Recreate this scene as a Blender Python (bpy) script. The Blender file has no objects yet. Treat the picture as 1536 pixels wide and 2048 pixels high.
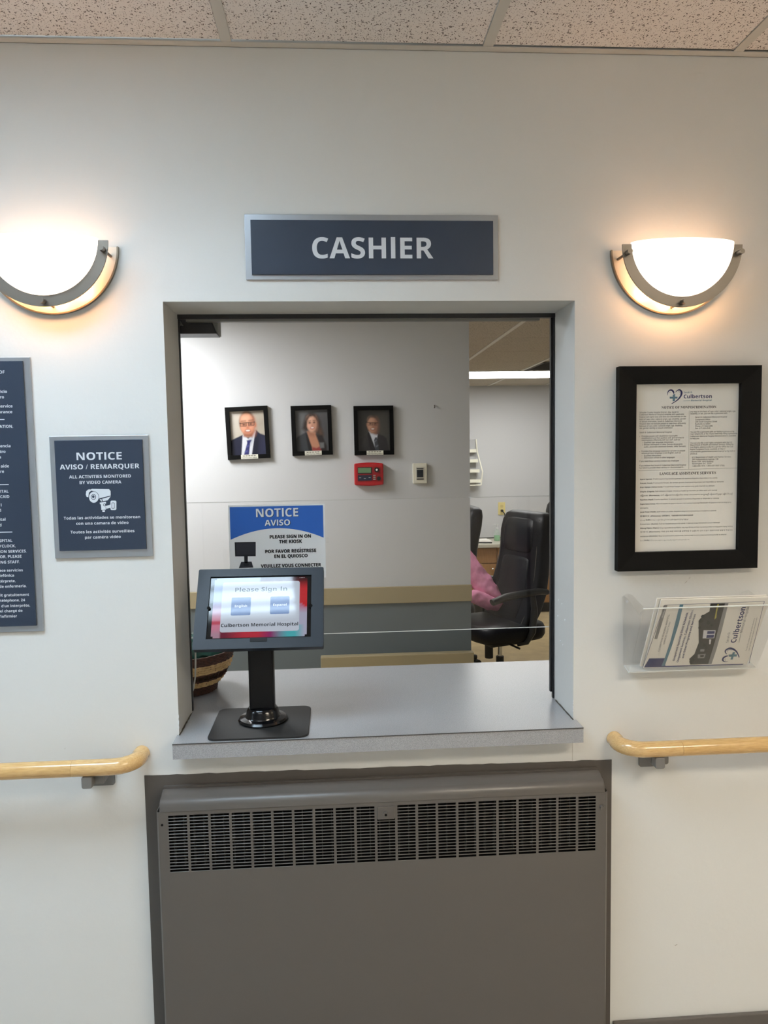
import bpy, math, random
import numpy as np
from mathutils import Vector, Matrix
random.seed(7)
S = bpy.context.scene
COL = S.collection

# ------------------------------------------------------------------ camera
CAM = Vector((0, -1.84302, 1.62))
FPX, YAW, PITCH, ROLL = 1498.28, 0.0652809, -0.0772945, -0.0158590
def _axes():
    cy, sy, cp, sp = math.cos(YAW), math.sin(YAW), math.cos(PITCH), math.sin(PITCH)
    f = Vector((sy*cp, cy*cp, sp)); r0 = Vector((cy, -sy, 0)); u0 = r0.cross(f)
    return r0*math.cos(ROLL)+u0*math.sin(ROLL), u0*math.cos(ROLL)-r0*math.sin(ROLL), f
CR, CU, CF = _axes()
cam = bpy.data.cameras.new('camera'); camo = bpy.data.objects.new('camera', cam); COL.objects.link(camo)
M = Matrix.Identity(4)
for i in range(3):
    M[i][0], M[i][1], M[i][2], M[i][3] = CR[i], CU[i], -CF[i], CAM[i]
camo.matrix_world = M
cam.sensor_fit = 'VERTICAL'; cam.sensor_height = 36; cam.sensor_width = 27
cam.lens = 36*FPX/2048; cam.clip_start = .02
S.camera = camo
def at(px, py, y):
    "point of the plane y=const seen at a photo pixel"
    d = CF + CR*((px-768)/FPX) - CU*((py-1024)/FPX)
    return CAM + d*((y-CAM.y)/d.y)

# ------------------------------------------------------------------ world, exposure
W = bpy.data.worlds.new('world'); S.world = W; W.use_nodes = True
W.node_tree.nodes['Background'].inputs[0].default_value = (.02, .02, .02, 1)
W.node_tree.nodes['Background'].inputs[1].default_value = .2
S.view_settings.view_transform = 'Standard'; S.view_settings.look = 'None'
S.view_settings.exposure = 0.0; S.view_settings.gamma = 1; S.view_settings.use_curve_mapping = False
S.cycles.max_bounces = 10; S.cycles.diffuse_bounces = 5; S.cycles.transparent_max_bounces = 16
S.cycles.caustics_reflective = False; S.cycles.caustics_refractive = False
S.cycles.sample_clamp_indirect = 6
E_CORRIDOR = 19.5      # troffers over the corridor
E_RIGHT = 54.0       # warm fill added behind the camera to brighten the right wall
E_FRONT = 7.0       # broad fill added behind the camera for the lower wall
E_FAR = 6.0           # corridor troffers further along
E_OFFICE = 44        # troffer in front of the portrait wall
E_BACK = 14.0          # troffer at the back of the office
SCONCE_W = 1.5

# ------------------------------------------------------------------ materials
def srgb(c):
    return tuple((x/12.92 if x <= .04045 else ((x+.055)/1.055)**2.4) for x in c)
def h(r, g, b): return srgb((r/255, g/255, b/255))
def mat(name, col, rough=.5, metal=0, spec=.5, coat=0, bump=None, emit=None, es=0):
    m = bpy.data.materials.new(name); m.use_nodes = True
    nt = m.node_tree; b = nt.nodes['Principled BSDF']
    b.inputs['Base Color'].default_value = (*col, 1); b.inputs['Roughness'].default_value = rough
    b.inputs['Metallic'].default_value = metal; b.inputs['Specular IOR Level'].default_value = spec
    b.inputs['Coat Weight'].default_value = coat; b.inputs['Coat Roughness'].default_value = .04
    if emit:
        b.inputs['Emission Color'].default_value = (*emit, 1); b.inputs['Emission Strength'].default_value = es
    if bump:
        tc = nt.nodes.new('ShaderNodeTexCoord'); n = nt.nodes.new('ShaderNodeTexNoise')
        n.inputs['Scale'].default_value = bump[0]; n.inputs['Detail'].default_value = 4
        bp = nt.nodes.new('ShaderNodeBump'); bp.inputs['Strength'].default_value = bump[1]; bp.inputs['Distance'].default_value = bump[2]
        nt.links.new(tc.outputs['Object'], n.inputs['Vector']); nt.links.new(n.outputs['Fac'], bp.inputs['Height'])
        nt.links.new(bp.outputs['Normal'], b.inputs['Normal'])
    return m
def noisecol(m, scale, lo, hi, stretch=(1, 1, 1), detail=4, p0=.3, p1=.7):
    nt = m.node_tree; b = nt.nodes['Principled BSDF']
    tc = nt.nodes.new('ShaderNodeTexCoord'); mp = nt.nodes.new('ShaderNodeMapping'); mp.inputs['Scale'].default_value = stretch
    n = nt.nodes.new('ShaderNodeTexNoise'); n.inputs['Scale'].default_value = scale; n.inputs['Detail'].default_value = detail
    r = nt.nodes.new('ShaderNodeValToRGB'); r.color_ramp.elements[0].color = (*lo, 1); r.color_ramp.elements[1].color = (*hi, 1)
    r.color_ramp.elements[0].position = p0; r.color_ramp.elements[1].position = p1
    nt.links.new(tc.outputs['Object'], mp.inputs[0]); nt.links.new(mp.outputs[0], n.inputs['Vector'])
    nt.links.new(n.outputs['Fac'], r.inputs[0]); nt.links.new(r.outputs[0], b.inputs['Base Color'])
    return m
def clear(name, tint=(1, 1, 1), ior=1.49, haze=0.0):
    "thin clear plastic: fresnel mix of transparent and glossy, with a little surface haze"
    m = bpy.data.materials.new(name); m.use_nodes = True; nt = m.node_tree; nt.nodes.clear()
    o = nt.nodes.new('ShaderNodeOutputMaterial'); t = nt.nodes.new('ShaderNodeBsdfTransparent'); g = nt.nodes.new('ShaderNodeBsdfGlossy')
    f = nt.nodes.new('ShaderNodeFresnel'); x = nt.nodes.new('ShaderNodeMixShader'); f.inputs[0].default_value = ior
    t.inputs[0].default_value = (*tint, 1); g.inputs['Roughness'].default_value = .01
    ge = nt.nodes.new('ShaderNodeNewGeometry'); io = nt.nodes.new('ShaderNodeMapRange')   # same reflectance on both faces of the sheet
    io.inputs['To Min'].default_value = ior; io.inputs['To Max'].default_value = 1/ior
    nt.links.new(ge.outputs['Backfacing'], io.inputs['Value']); nt.links.new(io.outputs[0], f.inputs[0])
    nt.links.new(f.outputs[0], x.inputs[0]); nt.links.new(t.outputs[0], x.inputs[1]); nt.links.new(g.outputs[0], x.inputs[2])
    last = x
    if haze:
        d = nt.nodes.new('ShaderNodeBsdfDiffuse'); d.inputs[0].default_value = (.8, .8, .8, 1)
        y = nt.nodes.new('ShaderNodeMixShader'); y.inputs[0].default_value = haze
        nt.links.new(x.outputs[0], y.inputs[1]); nt.links.new(d.outputs[0], y.inputs[2]); last = y
    nt.links.new(last.outputs[0], o.inputs[0])
    return m
def ceiling_tile(name, base, dark):
    m = mat(name, base, .95, spec=.1); nt = m.node_tree; b = nt.nodes['Principled BSDF']
    tc = nt.nodes.new('ShaderNodeTexCoord'); prev = None
    for ang, sx, sy, th, gate in ((.4, 44, 120, .15, .22), (1.5, 48, 125, .15, .20), (2.4, 42, 120, .14, .22), (0, 150, 150, .18, .26), (.9, 260, 260, .20, .30)):
        mp = nt.nodes.new('ShaderNodeMapping'); mp.inputs['Rotation'].default_value = (0, 0, ang); mp.vector_type = 'POINT'
        m2 = nt.nodes.new('ShaderNodeMapping'); m2.inputs['Scale'].default_value = (sx, sy, 1)
        v = nt.nodes.new('ShaderNodeTexVoronoi'); v.voronoi_dimensions = '2D'; v.inputs['Scale'].default_value = 1
        lt = nt.nodes.new('ShaderNodeMath'); lt.operation = 'LESS_THAN'; lt.inputs[1].default_value = th
        sp = nt.nodes.new('ShaderNodeSeparateColor'); g = nt.nodes.new('ShaderNodeMath'); g.operation = 'LESS_THAN'; g.inputs[1].default_value = gate
        mu = nt.nodes.new('ShaderNodeMath'); mu.operation = 'MULTIPLY'
        nt.links.new(tc.outputs['Object'], mp.inputs[0]); nt.links.new(mp.outputs[0], m2.inputs[0]); nt.links.new(m2.outputs[0], v.inputs['Vector'])
        nt.links.new(v.outputs['Distance'], lt.inputs[0]); nt.links.new(v.outputs['Color'], sp.inputs[0]); nt.links.new(sp.outputs[0], g.inputs[0])
        nt.links.new(lt.outputs[0], mu.inputs[0]); nt.links.new(g.outputs[0], mu.inputs[1])
        if prev is None: prev = mu
        else:
            mx = nt.nodes.new('ShaderNodeMath'); mx.operation = 'MAXIMUM'
            nt.links.new(prev.outputs[0], mx.inputs[0]); nt.links.new(mu.outputs[0], mx.inputs[1]); prev = mx
    mix = nt.nodes.new('ShaderNodeMix'); mix.data_type = 'RGBA'
    mix.inputs[6].default_value = (*base, 1); mix.inputs[7].default_value = (*dark, 1)
    nt.links.new(prev.outputs[0], mix.inputs[0]); nt.links.new(mix.outputs[2], b.inputs['Base Color'])
    return m
_pc = {}
def ink(r, g, b, rough=.6):
    k = (r, g, b, rough)
    if k not in _pc: _pc[k] = mat('print_%d_%d_%d' % (r, g, b), h(r, g, b), rough, spec=.3)
    return _pc[k]

PAINT = mat('wall_paint', (.735, .732, .712), .55, spec=.35, bump=(60, .25, .0015))
JAMB = mat('jamb_paint_shaded', (.52, .525, .51), .45, spec=.4, bump=(45, .25, .0015))  # darker than the wall paint, to put shade on jambs and soffit
OFFICE = mat('office_paint', (.555, .56, .57), .6, spec=.3, bump=(140, .1, .001))
TILE = ceiling_tile('fissured_tile', h(220, 214, 210), h(100, 92, 88))
TILE2 = ceiling_tile('office_tile', h(208, 200, 188), h(128, 120, 110))
GRID = mat('grid_white', h(190, 188, 182), .5)
TROFFER = mat('troffer_lens', (.9, .9, .9), .4, emit=(.64, .83, 1), es=E_CORRIDOR)
FILL_RIGHT = mat('fill_lens_right', (.9, .9, .9), .4, emit=(1, .88, .70), es=E_RIGHT)
LOUVRE = mat('louvre_white', (.82, .82, .82), .35)
TROFFER_FAR = mat('troffer_lens_far', (.9, .9, .9), .4, emit=(1, .82, .58), es=E_FAR)
FILL_FRONT = mat('fill_lens_front', (.9, .9, .9), .4, emit=(.92, .97, 1), es=E_FRONT)
TROFFER_OFF = mat('troffer_lens_office', (.9, .9, .9), .4, emit=(.97, .99, 1), es=E_OFFICE)
FILL_MID = mat('fill_lens_mid', (.9, .9, .9), .4, emit=(1, .99, .97), es=24)  # added fill, hidden by the partition, to brighten the pink top
TROFFER_BACK = mat('troffer_lens_back', (.9, .9, .9), .4, emit=(1, 1, .97), es=E_BACK)
FLOORM = noisecol(mat('floor_vinyl', (.4, .33, .22), .35), 9, h(178, 160, 124), h(200, 182, 142))
LAMINATE = noisecol(mat('speckled_laminate', (.4, .4, .4), .27, spec=1.0), 760, h(134, 135, 139), h(170, 170, 174), p0=.35, p1=.65)
LAMDARK = mat('laminate_seam', h(60, 58, 58), .5)
BLACKM = mat('black_frame', (.012, .012, .014), .35)
TRACK = mat('grey_track', h(120, 120, 116), .4, metal=.6)
NAVY = mat('navy_panel', h(45, 56, 73), .38, spec=.4)
SILVER = mat('brushed_silver', h(172, 176, 182), .34, metal=.75)
WHITETXT = mat('white_letters', h(216, 220, 226), .4)
NICKEL = mat('brushed_nickel', h(126, 118, 109), .38, metal=.85)
RIMM = mat('lamp_rim', h(128, 116, 100), .4, metal=.8)
NICKELP = mat('lamp_back_plate', h(200, 190, 175), .4, metal=.3)
GLASSW = mat('opal_glass', (.9, .88, .84), .25, emit=(1, .93, .82), es=1.3)
OAK = noisecol(mat('oak_rail', (.5, .3, .1), .22, coat=.5), 30, h(196, 156, 98), h(218, 180, 122), stretch=(1.2, 14, 14), detail=6)
OAK2 = noisecol(mat('oak_rail_end', (.5, .3, .1), .22, coat=.5), 30, h(200, 160, 104), h(220, 184, 128), stretch=(2, 12, 14), detail=6)
BRACKET = mat('grey_bracket', h(120, 118, 116), .45, metal=.2)
GREYP = mat('taupe_paint', h(91, 86, 82), .36, spec=.45, bump=(50, .3, .0012))
GREYD = mat('taupe_surround', h(84, 79, 75), .45, spec=.35, bump=(70, .35, .0012))
VOID = mat('hollow_shade', (.006, .006, .006), .9, spec=.1)  # near-black colour stands in for shade inside hollows and holes
COIL = mat('shaded_coil', (.008, .009, .008), .8)  # fins coloured near-black to imitate the shade behind the slots
BLK = mat('powder_black', (.005, .010, .018), .42, spec=.36)
POSTB = mat('post_black', (.004, .004, .005), .45, spec=.25)
BLKG = mat('gloss_black', (.004, .004, .005), .16, spec=.4)
BLKMATTE = mat('matte_black', (.018, .018, .018), .6, spec=.3)
FRAMEB = mat('frame_black', (.003, .003, .003), .55, spec=.12)
PAPER = mat('paper', h(236, 233, 226), .7, spec=.25)
ACRYL = clear('clear_acrylic', (.985, .985, .985), 1.45)
ACRYLH = clear('clear_acrylic_holder', (.995, .995, .995), 1.45, .012)
EDGE = mat('acrylic_edge', (.80, .82, .80), .25)
LEATHER = mat('black_leather', (.004, .0045, .008), .45, spec=.28, bump=(160, .06, .0006))
PLASTICB = mat('black_plastic', (.014, .014, .014), .45)
PIPING = mat('grey_piping', (.09, .08, .07), .6)
CHROME = mat('chrome', (.6, .6, .6), .15, metal=1)
WOODC = noisecol(mat('cabinet_wood', (.3, .18, .07), .45), 12, h(146, 106, 62), h(164, 122, 76), stretch=(8, 8, 1))
TAN = mat('tan_board', h(158, 145, 115), .5)
WAIN = mat('blue_grey_paint', h(98, 107, 112), .55)
IVORY = mat('ivory_plate', h(222, 206, 140), .4)
PINK = noisecol(mat('pink_cloth', (.6, .3, .4), .85, spec=.15), 60, h(226, 148, 182), h(238, 164, 196))
SKIN = mat('skin', h(214, 168, 140), .5)
HAIR = mat('hair', h(70, 48, 34), .6)
PANTS = mat('dark_trousers', (.02, .022, .03), .8)

# ------------------------------------------------------------------ mesh builder
ROOT = {}
class MB:
    def __init__(s): s.v = []; s.f = []; s.mi = []; s.T = None
    def add(s, vs, fs, mi=0):
        o = len(s.v)
        for p in vs:
            p = Vector(p); s.v.append(s.T @ p if s.T else p)
        for f in fs: s.f.append([i+o for i in f]); s.mi.append(mi)
    def box(s, x0, x1, y0, y1, z0, z1, mi=0):
        s.add([(x, y, z) for x in (x0, x1) for y in (y0, y1) for z in (z0, z1)],
              [(0, 1, 3, 2), (4, 6, 7, 5), (0, 4, 5, 1), (2, 3, 7, 6), (0, 2, 6, 4), (1, 5, 7, 3)], mi)
    def prism(s, pts, d0, d1, axis='y', mi=0):
        "closed 2D outline extruded along an axis"
        n = len(pts)
        def mk(p, d): return (p[0], d, p[1]) if axis == 'y' else ((d, p[0], p[1]) if axis == 'x' else (p[0], p[1], d))
        s.add([mk(p, d0) for p in pts]+[mk(p, d1) for p in pts],
              [list(range(n)), list(range(2*n-1, n-1, -1))]+[(i, n+i, n+(i+1) % n, (i+1) % n) for i in range(n)], mi)
    def tube(s, path, rad, seg=10, mi=0, cap=True, squash=None):
        path = [Vector(p) for p in path]; n = len(path)
        rads = rad if isinstance(rad, (list, tuple)) else [rad]*n
        rings = []; up = None
        for i, p in enumerate(path):
            t = (path[min(i+1, n-1)]-path[max(i-1, 0)]).normalized()
            if up is None:
                up = Vector((0, 0, 1)) if abs(t.z) < .9 else Vector((1, 0, 0))
            a = t.cross(up).normalized(); up = a.cross(t).normalized()
            q1, q2 = (squash or (1, 1))
            rings.append([p+a*math.cos(2*math.pi*k/seg)*rads[i]*q1+up*math.sin(2*math.pi*k/seg)*rads[i]*q2 for k in range(seg)])
        s.loft(rings, mi, cap)
    def loft(s, rings, mi=0, cap=True):
        n = len(rings[0]); m = len(rings); vs = [p for r in rings for p in r]
        fs = [(i*n+k, i*n+(k+1) % n, (i+1)*n+(k+1) % n, (i+1)*n+k) for i in range(m-1) for k in range(n)]
        if cap: fs += [list(range(n-1, -1, -1)), list(range((m-1)*n, m*n))]
        s.add(vs, fs, mi)
    def lathe(s, prof, c=(0, 0, 0), seg=32, mi=0, sx=1, sy=1, cap=True):
        s.loft([[Vector((c[0]+r*math.cos(2*math.pi*k/seg)*sx, c[1]+r*math.sin(2*math.pi*k/seg)*sy, c[2]+z)) for k in range(seg)] for r, z in prof], mi, cap)
    def ball(s, c, rx, ry, rz, mi=0, seg=20, rows=12):
        rings = []
        for i in range(1, rows):
            t = math.pi*i/rows
            rings.append([Vector((c[0]+rx*math.sin(t)*math.cos(2*math.pi*k/seg), c[1]+ry*math.sin(t)*math.sin(2*math.pi*k/seg), c[2]-rz*math.cos(t))) for k in range(seg)])
        s.loft(rings, mi)
    def build(s, name, mats, parent=None, smooth=None, bevel=0, bseg=2):
        me = bpy.data.meshes.new(name)
        off = Vector((0, 0, 0))
        if parent is not None: off = ROOT[parent.name]
        me.from_pydata([p-off for p in s.v], [], s.f)
        if not isinstance(mats, (list, tuple)): mats = [mats]
        for m in mats: me.materials.append(m)
        if len(mats) > 1: me.polygons.foreach_set('material_index', s.mi)
        if smooth is not None:
            me.polygons.foreach_set('use_smooth', [True]*len(me.polygons)); me.set_sharp_from_angle(angle=math.radians(smooth))
        me.update()
        o = bpy.data.objects.new(name, me); COL.objects.link(o)
        if parent is not None:
            o.parent = parent; ROOT[o.name] = off
        else: ROOT[o.name] = Vector((0, 0, 0))
        if bevel:
            b = o.modifiers.new('bevel', 'BEVEL'); b.width = bevel; b.segments = bseg; b.limit_method = 'ANGLE'; b.angle_limit = math.radians(40)
        return o
def tag(o, label, cat, group=None, kind=None):
    o['label'] = label; o['category'] = cat
    if group: o['group'] = group
    if kind: o['kind'] = kind
    return o
def thing(name, label, cat, loc=(0, 0, 0), group=None):
    o = bpy.data.objects.new(name, None); COL.objects.link(o); o.location = loc; o.empty_display_size = .05
    ROOT[o.name] = Vector(loc)
    return tag(o, label, cat, group)
def struct(name, mb, mats, **k):
    o = mb.build(name, mats, **k); o['kind'] = 'structure'; return o

# ------------------------------------------------------------------ lettering
def bold(t, U=0x1D5D4, L=0x1D5EE, D=0x1D7EC):
    r = ''
    for ch in t:
        if ch == 'I' and U == 0x1D5D4: r += chr(L+11)
        elif 'A' <= ch <= 'Z': r += chr(U+ord(ch)-65)
        elif 'a' <= ch <= 'z': r += chr(L+ord(ch)-97)
        elif '0' <= ch <= '9': r += chr(D+ord(ch)-48)
        else: r += ch
    return r
_tcache = {}; ACC = {'é': ('e', 1), 'ó': ('o', 1), 'ê': ('e', 2)}
def glyphs(txt, style, res):
    key = (txt, style, res)
    if key in _tcache: return _tcache[key]
    if style.startswith('bold') and any(ch in ACC for ch in txt):
        # accents are drawn over the plain letters
        base = ''.join(ACC[ch][0] if ch in ACC else ch for ch in txt)
        vs, fs = glyphs(base, style, res); vs, fs = list(vs), list(fs)
        for i, ch in enumerate(txt):
            if ch not in ACC: continue
            x1 = max(v[0] for v in glyphs(base[:i+1], style, res)[0]); x0 = x1-.50 if ACC[ch][0] != 'i' else x1-.2
            cx = (x0+x1)/2; o = len(vs)
            if ACC[ch][1] == 1: q = [[(cx-.06, .60), (cx+.05, .60), (cx+.16, .74), (cx+.02, .74)]]
            else: q = [[(cx-.20, .60), (cx-.08, .60), (cx+.02, .70), (cx-.06, .75)], [(cx-.02, .70), (cx+.08, .60), (cx+.20, .60), (cx+.06, .75)]]
            for k in q:
                o = len(vs); vs += [(a_, b_, 0) for a_, b_ in k]; fs.append((o, o+1, o+2, o+3))
        _tcache[key] = (vs, fs); return _tcache[key]
    caps = style.startswith('bold') and txt.upper() == txt
    t = txt
    if style.startswith('bold'): t = bold(txt)
    elif style == 'sans': t = bold(txt, 0x1D5A0, 0x1D5BA, 0x1D7E2)
    elif style == 'serif': t = bold(txt, 0x1D400, 0x1D41A, 0x1D7CE)
    c = bpy.data.curves.new('t', 'FONT'); c.body = t; c.size = 1; c.resolution_u = res
    if style == 'boldplus': c.offset = .0
    ob = bpy.data.objects.new('t', c); COL.objects.link(ob)
    dg = bpy.context.evaluated_depsgraph_get()
    me = bpy.data.meshes.new_from_object(ob.evaluated_get(dg))
    vs = [tuple(v.co) for v in me.vertices]; fs = [tuple(p.vertices) for p in me.polygons]
    bpy.data.objects.remove(ob); bpy.data.curves.remove(c); bpy.data.meshes.remove(me)
    if caps: vs = [(x, min(y, .732), z) for x, y, z in vs]
    _tcache[key] = (vs, fs)
    return _tcache[key]
def text(mb, s, style, x0, x1, zc, cap, depth, mi=0, res=3, place=None, align=None):
    """flat letters facing -y between x0 and x1, capital height cap centred on zc.
    align 'c'/'r'/'l' keeps natural width (x0 is then the anchor)."""
    vs, fs = glyphs(s, style, res)
    if not vs: return
    a = min(v[0] for v in vs); b = max(v[0] for v in vs)
    sz = cap/.714
    if align is None: sx = (x1-x0)/max(b-a, 1e-6); ox = x0-a*sx
    else:
        sx = sz; w = (b-a)*sx
        ox = (x0 if align == 'l' else (x0-w if align == 'r' else x0-w/2))-a*sx
    f = place or (lambda u, w_: (u, depth, w_))
    mb.add([f(ox+v[0]*sx, zc-cap/2+v[1]*sz) for v in vs], fs, mi)
def flat(mb, pts, depth, mi=0, place=None):
    f = place or (lambda u, w_: (u, depth, w_))
    mb.add([f(p[0], p[1]) for p in pts], [list(range(len(pts)))], mi)
def ell(cx, cy, rx, ry, n=24, a0=0, a1=360):
    return [(cx+rx*math.cos(math.radians(a0+(a1-a0)*i/n)), cy+ry*math.sin(math.radians(a0+(a1-a0)*i/n))) for i in range(n+(0 if a1-a0 == 360 else 1))]
def rrect(x0, x1, z0, z1, r, n=5):
    out = []
    for cx, cz, a in ((x1-r, z1-r, 0), (x0+r, z1-r, 90), (x0+r, z0+r, 180), (x1-r, z0+r, 270)):
        out += [(cx+r*math.cos(math.radians(a+90*i/n)), cz+r*math.sin(math.radians(a+90*i/n))) for i in range(n+1)]
    return out

# ================================================================== STRUCTURE
CEIL, OCEIL = 2.573, 2.32
OXL, OXR, OYB = -3.0, 3.4, 6.03
OX0, OX1, OZ0, OZ1 = -.398, .5995, .891, 1.989
WT = .185
XL, XR, YB = -4.2, 4.6, -2.9
# corridor wall with the service opening
w = MB()
def wallhole(mb, y, flip, x0, x1, z0, z1):
    vs = [(x, y, z) for z in (z0, OZ0, OZ1, z1) for x in (x0, OX0, OX1, x1)]
    fs = []
    for j in range(3):
        for i in range(3):
            if i == 1 and j == 1: continue
            q = [j*4+i, j*4+i+1, j*4+i+5, j*4+i+4]
            fs.append(q[::-1] if flip else q)
    mb.add(vs, fs, 0)
wallhole(w, 0, False, XL, XR, 0, 2.75)
wallhole(w, WT, True, XL, XR, 0, 2.75)
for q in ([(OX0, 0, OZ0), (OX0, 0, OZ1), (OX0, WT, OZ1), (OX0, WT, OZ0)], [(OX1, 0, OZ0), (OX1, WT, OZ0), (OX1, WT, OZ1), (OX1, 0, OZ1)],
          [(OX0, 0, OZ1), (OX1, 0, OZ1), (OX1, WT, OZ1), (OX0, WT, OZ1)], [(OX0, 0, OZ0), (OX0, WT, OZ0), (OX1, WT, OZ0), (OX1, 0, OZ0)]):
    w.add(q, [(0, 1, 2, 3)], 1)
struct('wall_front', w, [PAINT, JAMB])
w = MB()
DX0, DX1, DZ = 1.43, 2.45, 2.1
w.box(XL, DX0, YB-.12, YB, 0, 2.75); w.box(DX1, XR, YB-.12, YB, 0, 2.75); w.box(DX0, DX1, YB-.12, YB, DZ, 2.75)
struct('wall_back', w, PAINT)
w = MB(); w.box(DX0+.002, DX1-.002, YB-.10, YB-.06, 0.002, DZ-.002)
struct('door_1', w, mat('dark_door', h(60, 44, 34), .5))
w = MB(); w.box(XL-.1, XL, YB-.12, WT, 0, 2.75); struct('wall_left', w, PAINT)
w = MB(); w.box(XR, XR+.1, YB-.12, WT, 0, 2.75); struct('wall_right', w, PAINT)
w = MB(); w.box(XL-.1, XR+.1, YB-.2, .1, -.06, 0); struct('floor', w, noisecol(mat('corridor_floor', (.5, .5, .5), .3), 12, h(154, 150, 144), h(170, 166, 160)))
w = MB(); w.box(OXL-.1, OXR+.1, .1, 6.2, -.06, 0); struct('floor_office', w, FLOORM)
w = MB(); w.box(.708, XR, -.012, 0, 0, .106); w.box(XL, -.492, -.012, 0, 0, .106)
struct('baseboard_front', w, GREYP, bevel=.003)

# corridor ceiling: tiles between tees, troffers in some cells
T0, TP = -.2279, .6096
YROWS = [-.022, -.48, -1.09, -1.70, -2.31, YB]
XCOLS = [XL]+[T0+k*TP for k in range(-6, 8)]+[XR]
LIT = {}
def litcell(i, j): return (i, j) in LIT
xi = {round(T0+k*TP, 3): k for k in range(-6, 8)}
c = MB(); g = MB()
fixtures = [(-2, 3, FILL_FRONT, 'unseen troffer added as fill light across the corridor, opposite the cashier window'),
            (2, 3, FILL_RIGHT, 'unseen warm troffer added across the corridor to brighten the right wall'),
            (-2, 1, TROFFER, 'ceiling troffer with cool white lens above the corridor, nearest the cashier window'),
            (5, 1, TROFFER_FAR, 'ceiling troffer with warm white lens at the right end of the corridor'),
            (-6, 1, TROFFER, 'ceiling troffer with cool white lens at the left end of the corridor')]
skip = set()
for k, j, m_, l_ in fixtures:
    for d in (0, 1): skip.add((k+d, j))
for i in range(len(XCOLS)-1):
    k = round((XCOLS[i]-T0)/TP) if 0 < i else -99
    for j in range(len(YROWS)-1):
        if (k, j) in skip: continue
        x0, x1, y1, y0 = XCOLS[i], XCOLS[i+1], YROWS[j], YROWS[j+1]
        gx0 = .0122 if k % 2 else .0140
        c.box(x0+.0105, x1-.0135, y0+.011, y1-(.0035 if j == 0 else .012), CEIL+.002, CEIL+.018)
c.box(XL, XR, YB, 0, CEIL+.15, CEIL+.16)
struct('ceiling', c, [TILE])
for x in XCOLS[1:-1]: g.box(x-.012, x+.012, YB, -.022, CEIL-.001, CEIL+.0015)
for y in YROWS[1:-1]: g.box(XL, XR, y-.012, y+.012, CEIL-.0012, CEIL+.001)
struct('trim_2', g, GRID)
g = MB(); g.box(XL, XR, -.022, 0, CEIL-.002, CEIL+.0005); g.box(XL, XR, -.0015, 0, CEIL-.002, CEIL+.02)
struct('trim_1', g, GRID)
for k, j, m_, l_ in fixtures:
    x0, x1, y1, y0 = T0+k*TP+.012, T0+(k+2)*TP-.012, YROWS[j]-.012, YROWS[j+1]+.012
    t = thing('ceiling_light', l_, 'ceiling light', ((x0+x1)/2, (y0+y1)/2, CEIL))
    lv = m_ in (TROFFER, FILL_FRONT, FILL_RIGHT)
    zl = CEIL+(.045 if lv else -.002)
    a = MB(); a.box(x0+.02, x1-.02, y0+.02, y1-.02, zl, zl+.006); a.build('diffuser', m_, t)
    if lv:
        a = MB()
        for q in range(1, 6): a.box(x0+.03, x1-.03, y0+(y1-y0)*q/6-.0012, y0+(y1-y0)*q/6+.0012, CEIL-.002, CEIL+.043)
        a.build('louvre', LOUVRE, t)
    a = MB()
    for q in ((x0, x1, y0, y0+.03), (x0, x1, y1-.03, y1), (x0, x0+.03, y0, y1), (x1-.03, x1, y0, y1)): a.box(*q, CEIL-.006, CEIL+.05)
    a.build('frame', GRID, t)

# office behind the opening
PX1, PY = .700, 2.0
w = MB(); w.box(OXL, PX1, PY, PY+.12, 0, OCEIL+.1); struct('wall_partition', w, OFFICE)
w = MB(); w.box(OXL-.1, OXR+.1, OYB, OYB+.1, 0, OCEIL+.1); struct('wall_office_back', w, OFFICE)
w = MB(); w.box(OXR, OXR+.1, WT, OYB, 0, OCEIL+.1); struct('wall_office_right', w, OFFICE)
w = MB(); w.box(OXL-.1, OXL, WT, OYB, 0, OCEIL+.1); struct('wall_office_left', w, OFFICE)
# wainscot paint, chair-rail band and low casing on the portrait wall
w = MB(); w.box(OXL, PX1, PY-.004, PY, 0, .846); struct('trim_3', w, WAIN)
w = MB(); w.box(OXL, PX1+.004, PY-.014, PY, .846, .933); struct('trim_4', w, TAN, bevel=.003)
w = MB(); w.box(-.09, PX1+.006, PY-.05, PY-.004, 0, .583); struct('trim_5', w, TAN, bevel=.004)
c = MB(); g = MB()
OXC = [OXL]+[1.03+.605*k for k in range(-6, 4)]+[OXR]
OYR = [WT+.01, .44, 1.05, 1.66, 2.17, 2.78, 3.39, 4.0, 4.61, 5.22, 5.83, OYB]
OLIT = {(-4, 2), (-2, 5), (0, 8), (1, 8)}
VENT = (1, 7)
for i in range(len(OXC)-1):
    k = round((OXC[i]-1.03)/.605) if i else -99
    for j in range(len(OYR)-1):
        if (k, j) in OLIT or (k, j) == VENT: continue
        c.box(OXC[i]+.011, OXC[i+1]-.011, OYR[j]+.004, OYR[j+1]-.004, OCEIL+.001, OCEIL+.016)
c.box(OXL, OXR, WT, OYB, OCEIL+.15, OCEIL+.16)
o = struct('ceiling_office', c, [TILE2])
for x in OXC[1:-1]: g.box(x-.012, x+.012, WT, OYB, OCEIL-.004, OCEIL+.0005)
g.box(OXL, OXR, OYB-.022, OYB, OCEIL-.002, OCEIL+.0005)
struct('trim_6', g, mat('office_grid_white', h(236, 234, 228), .5))
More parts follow.
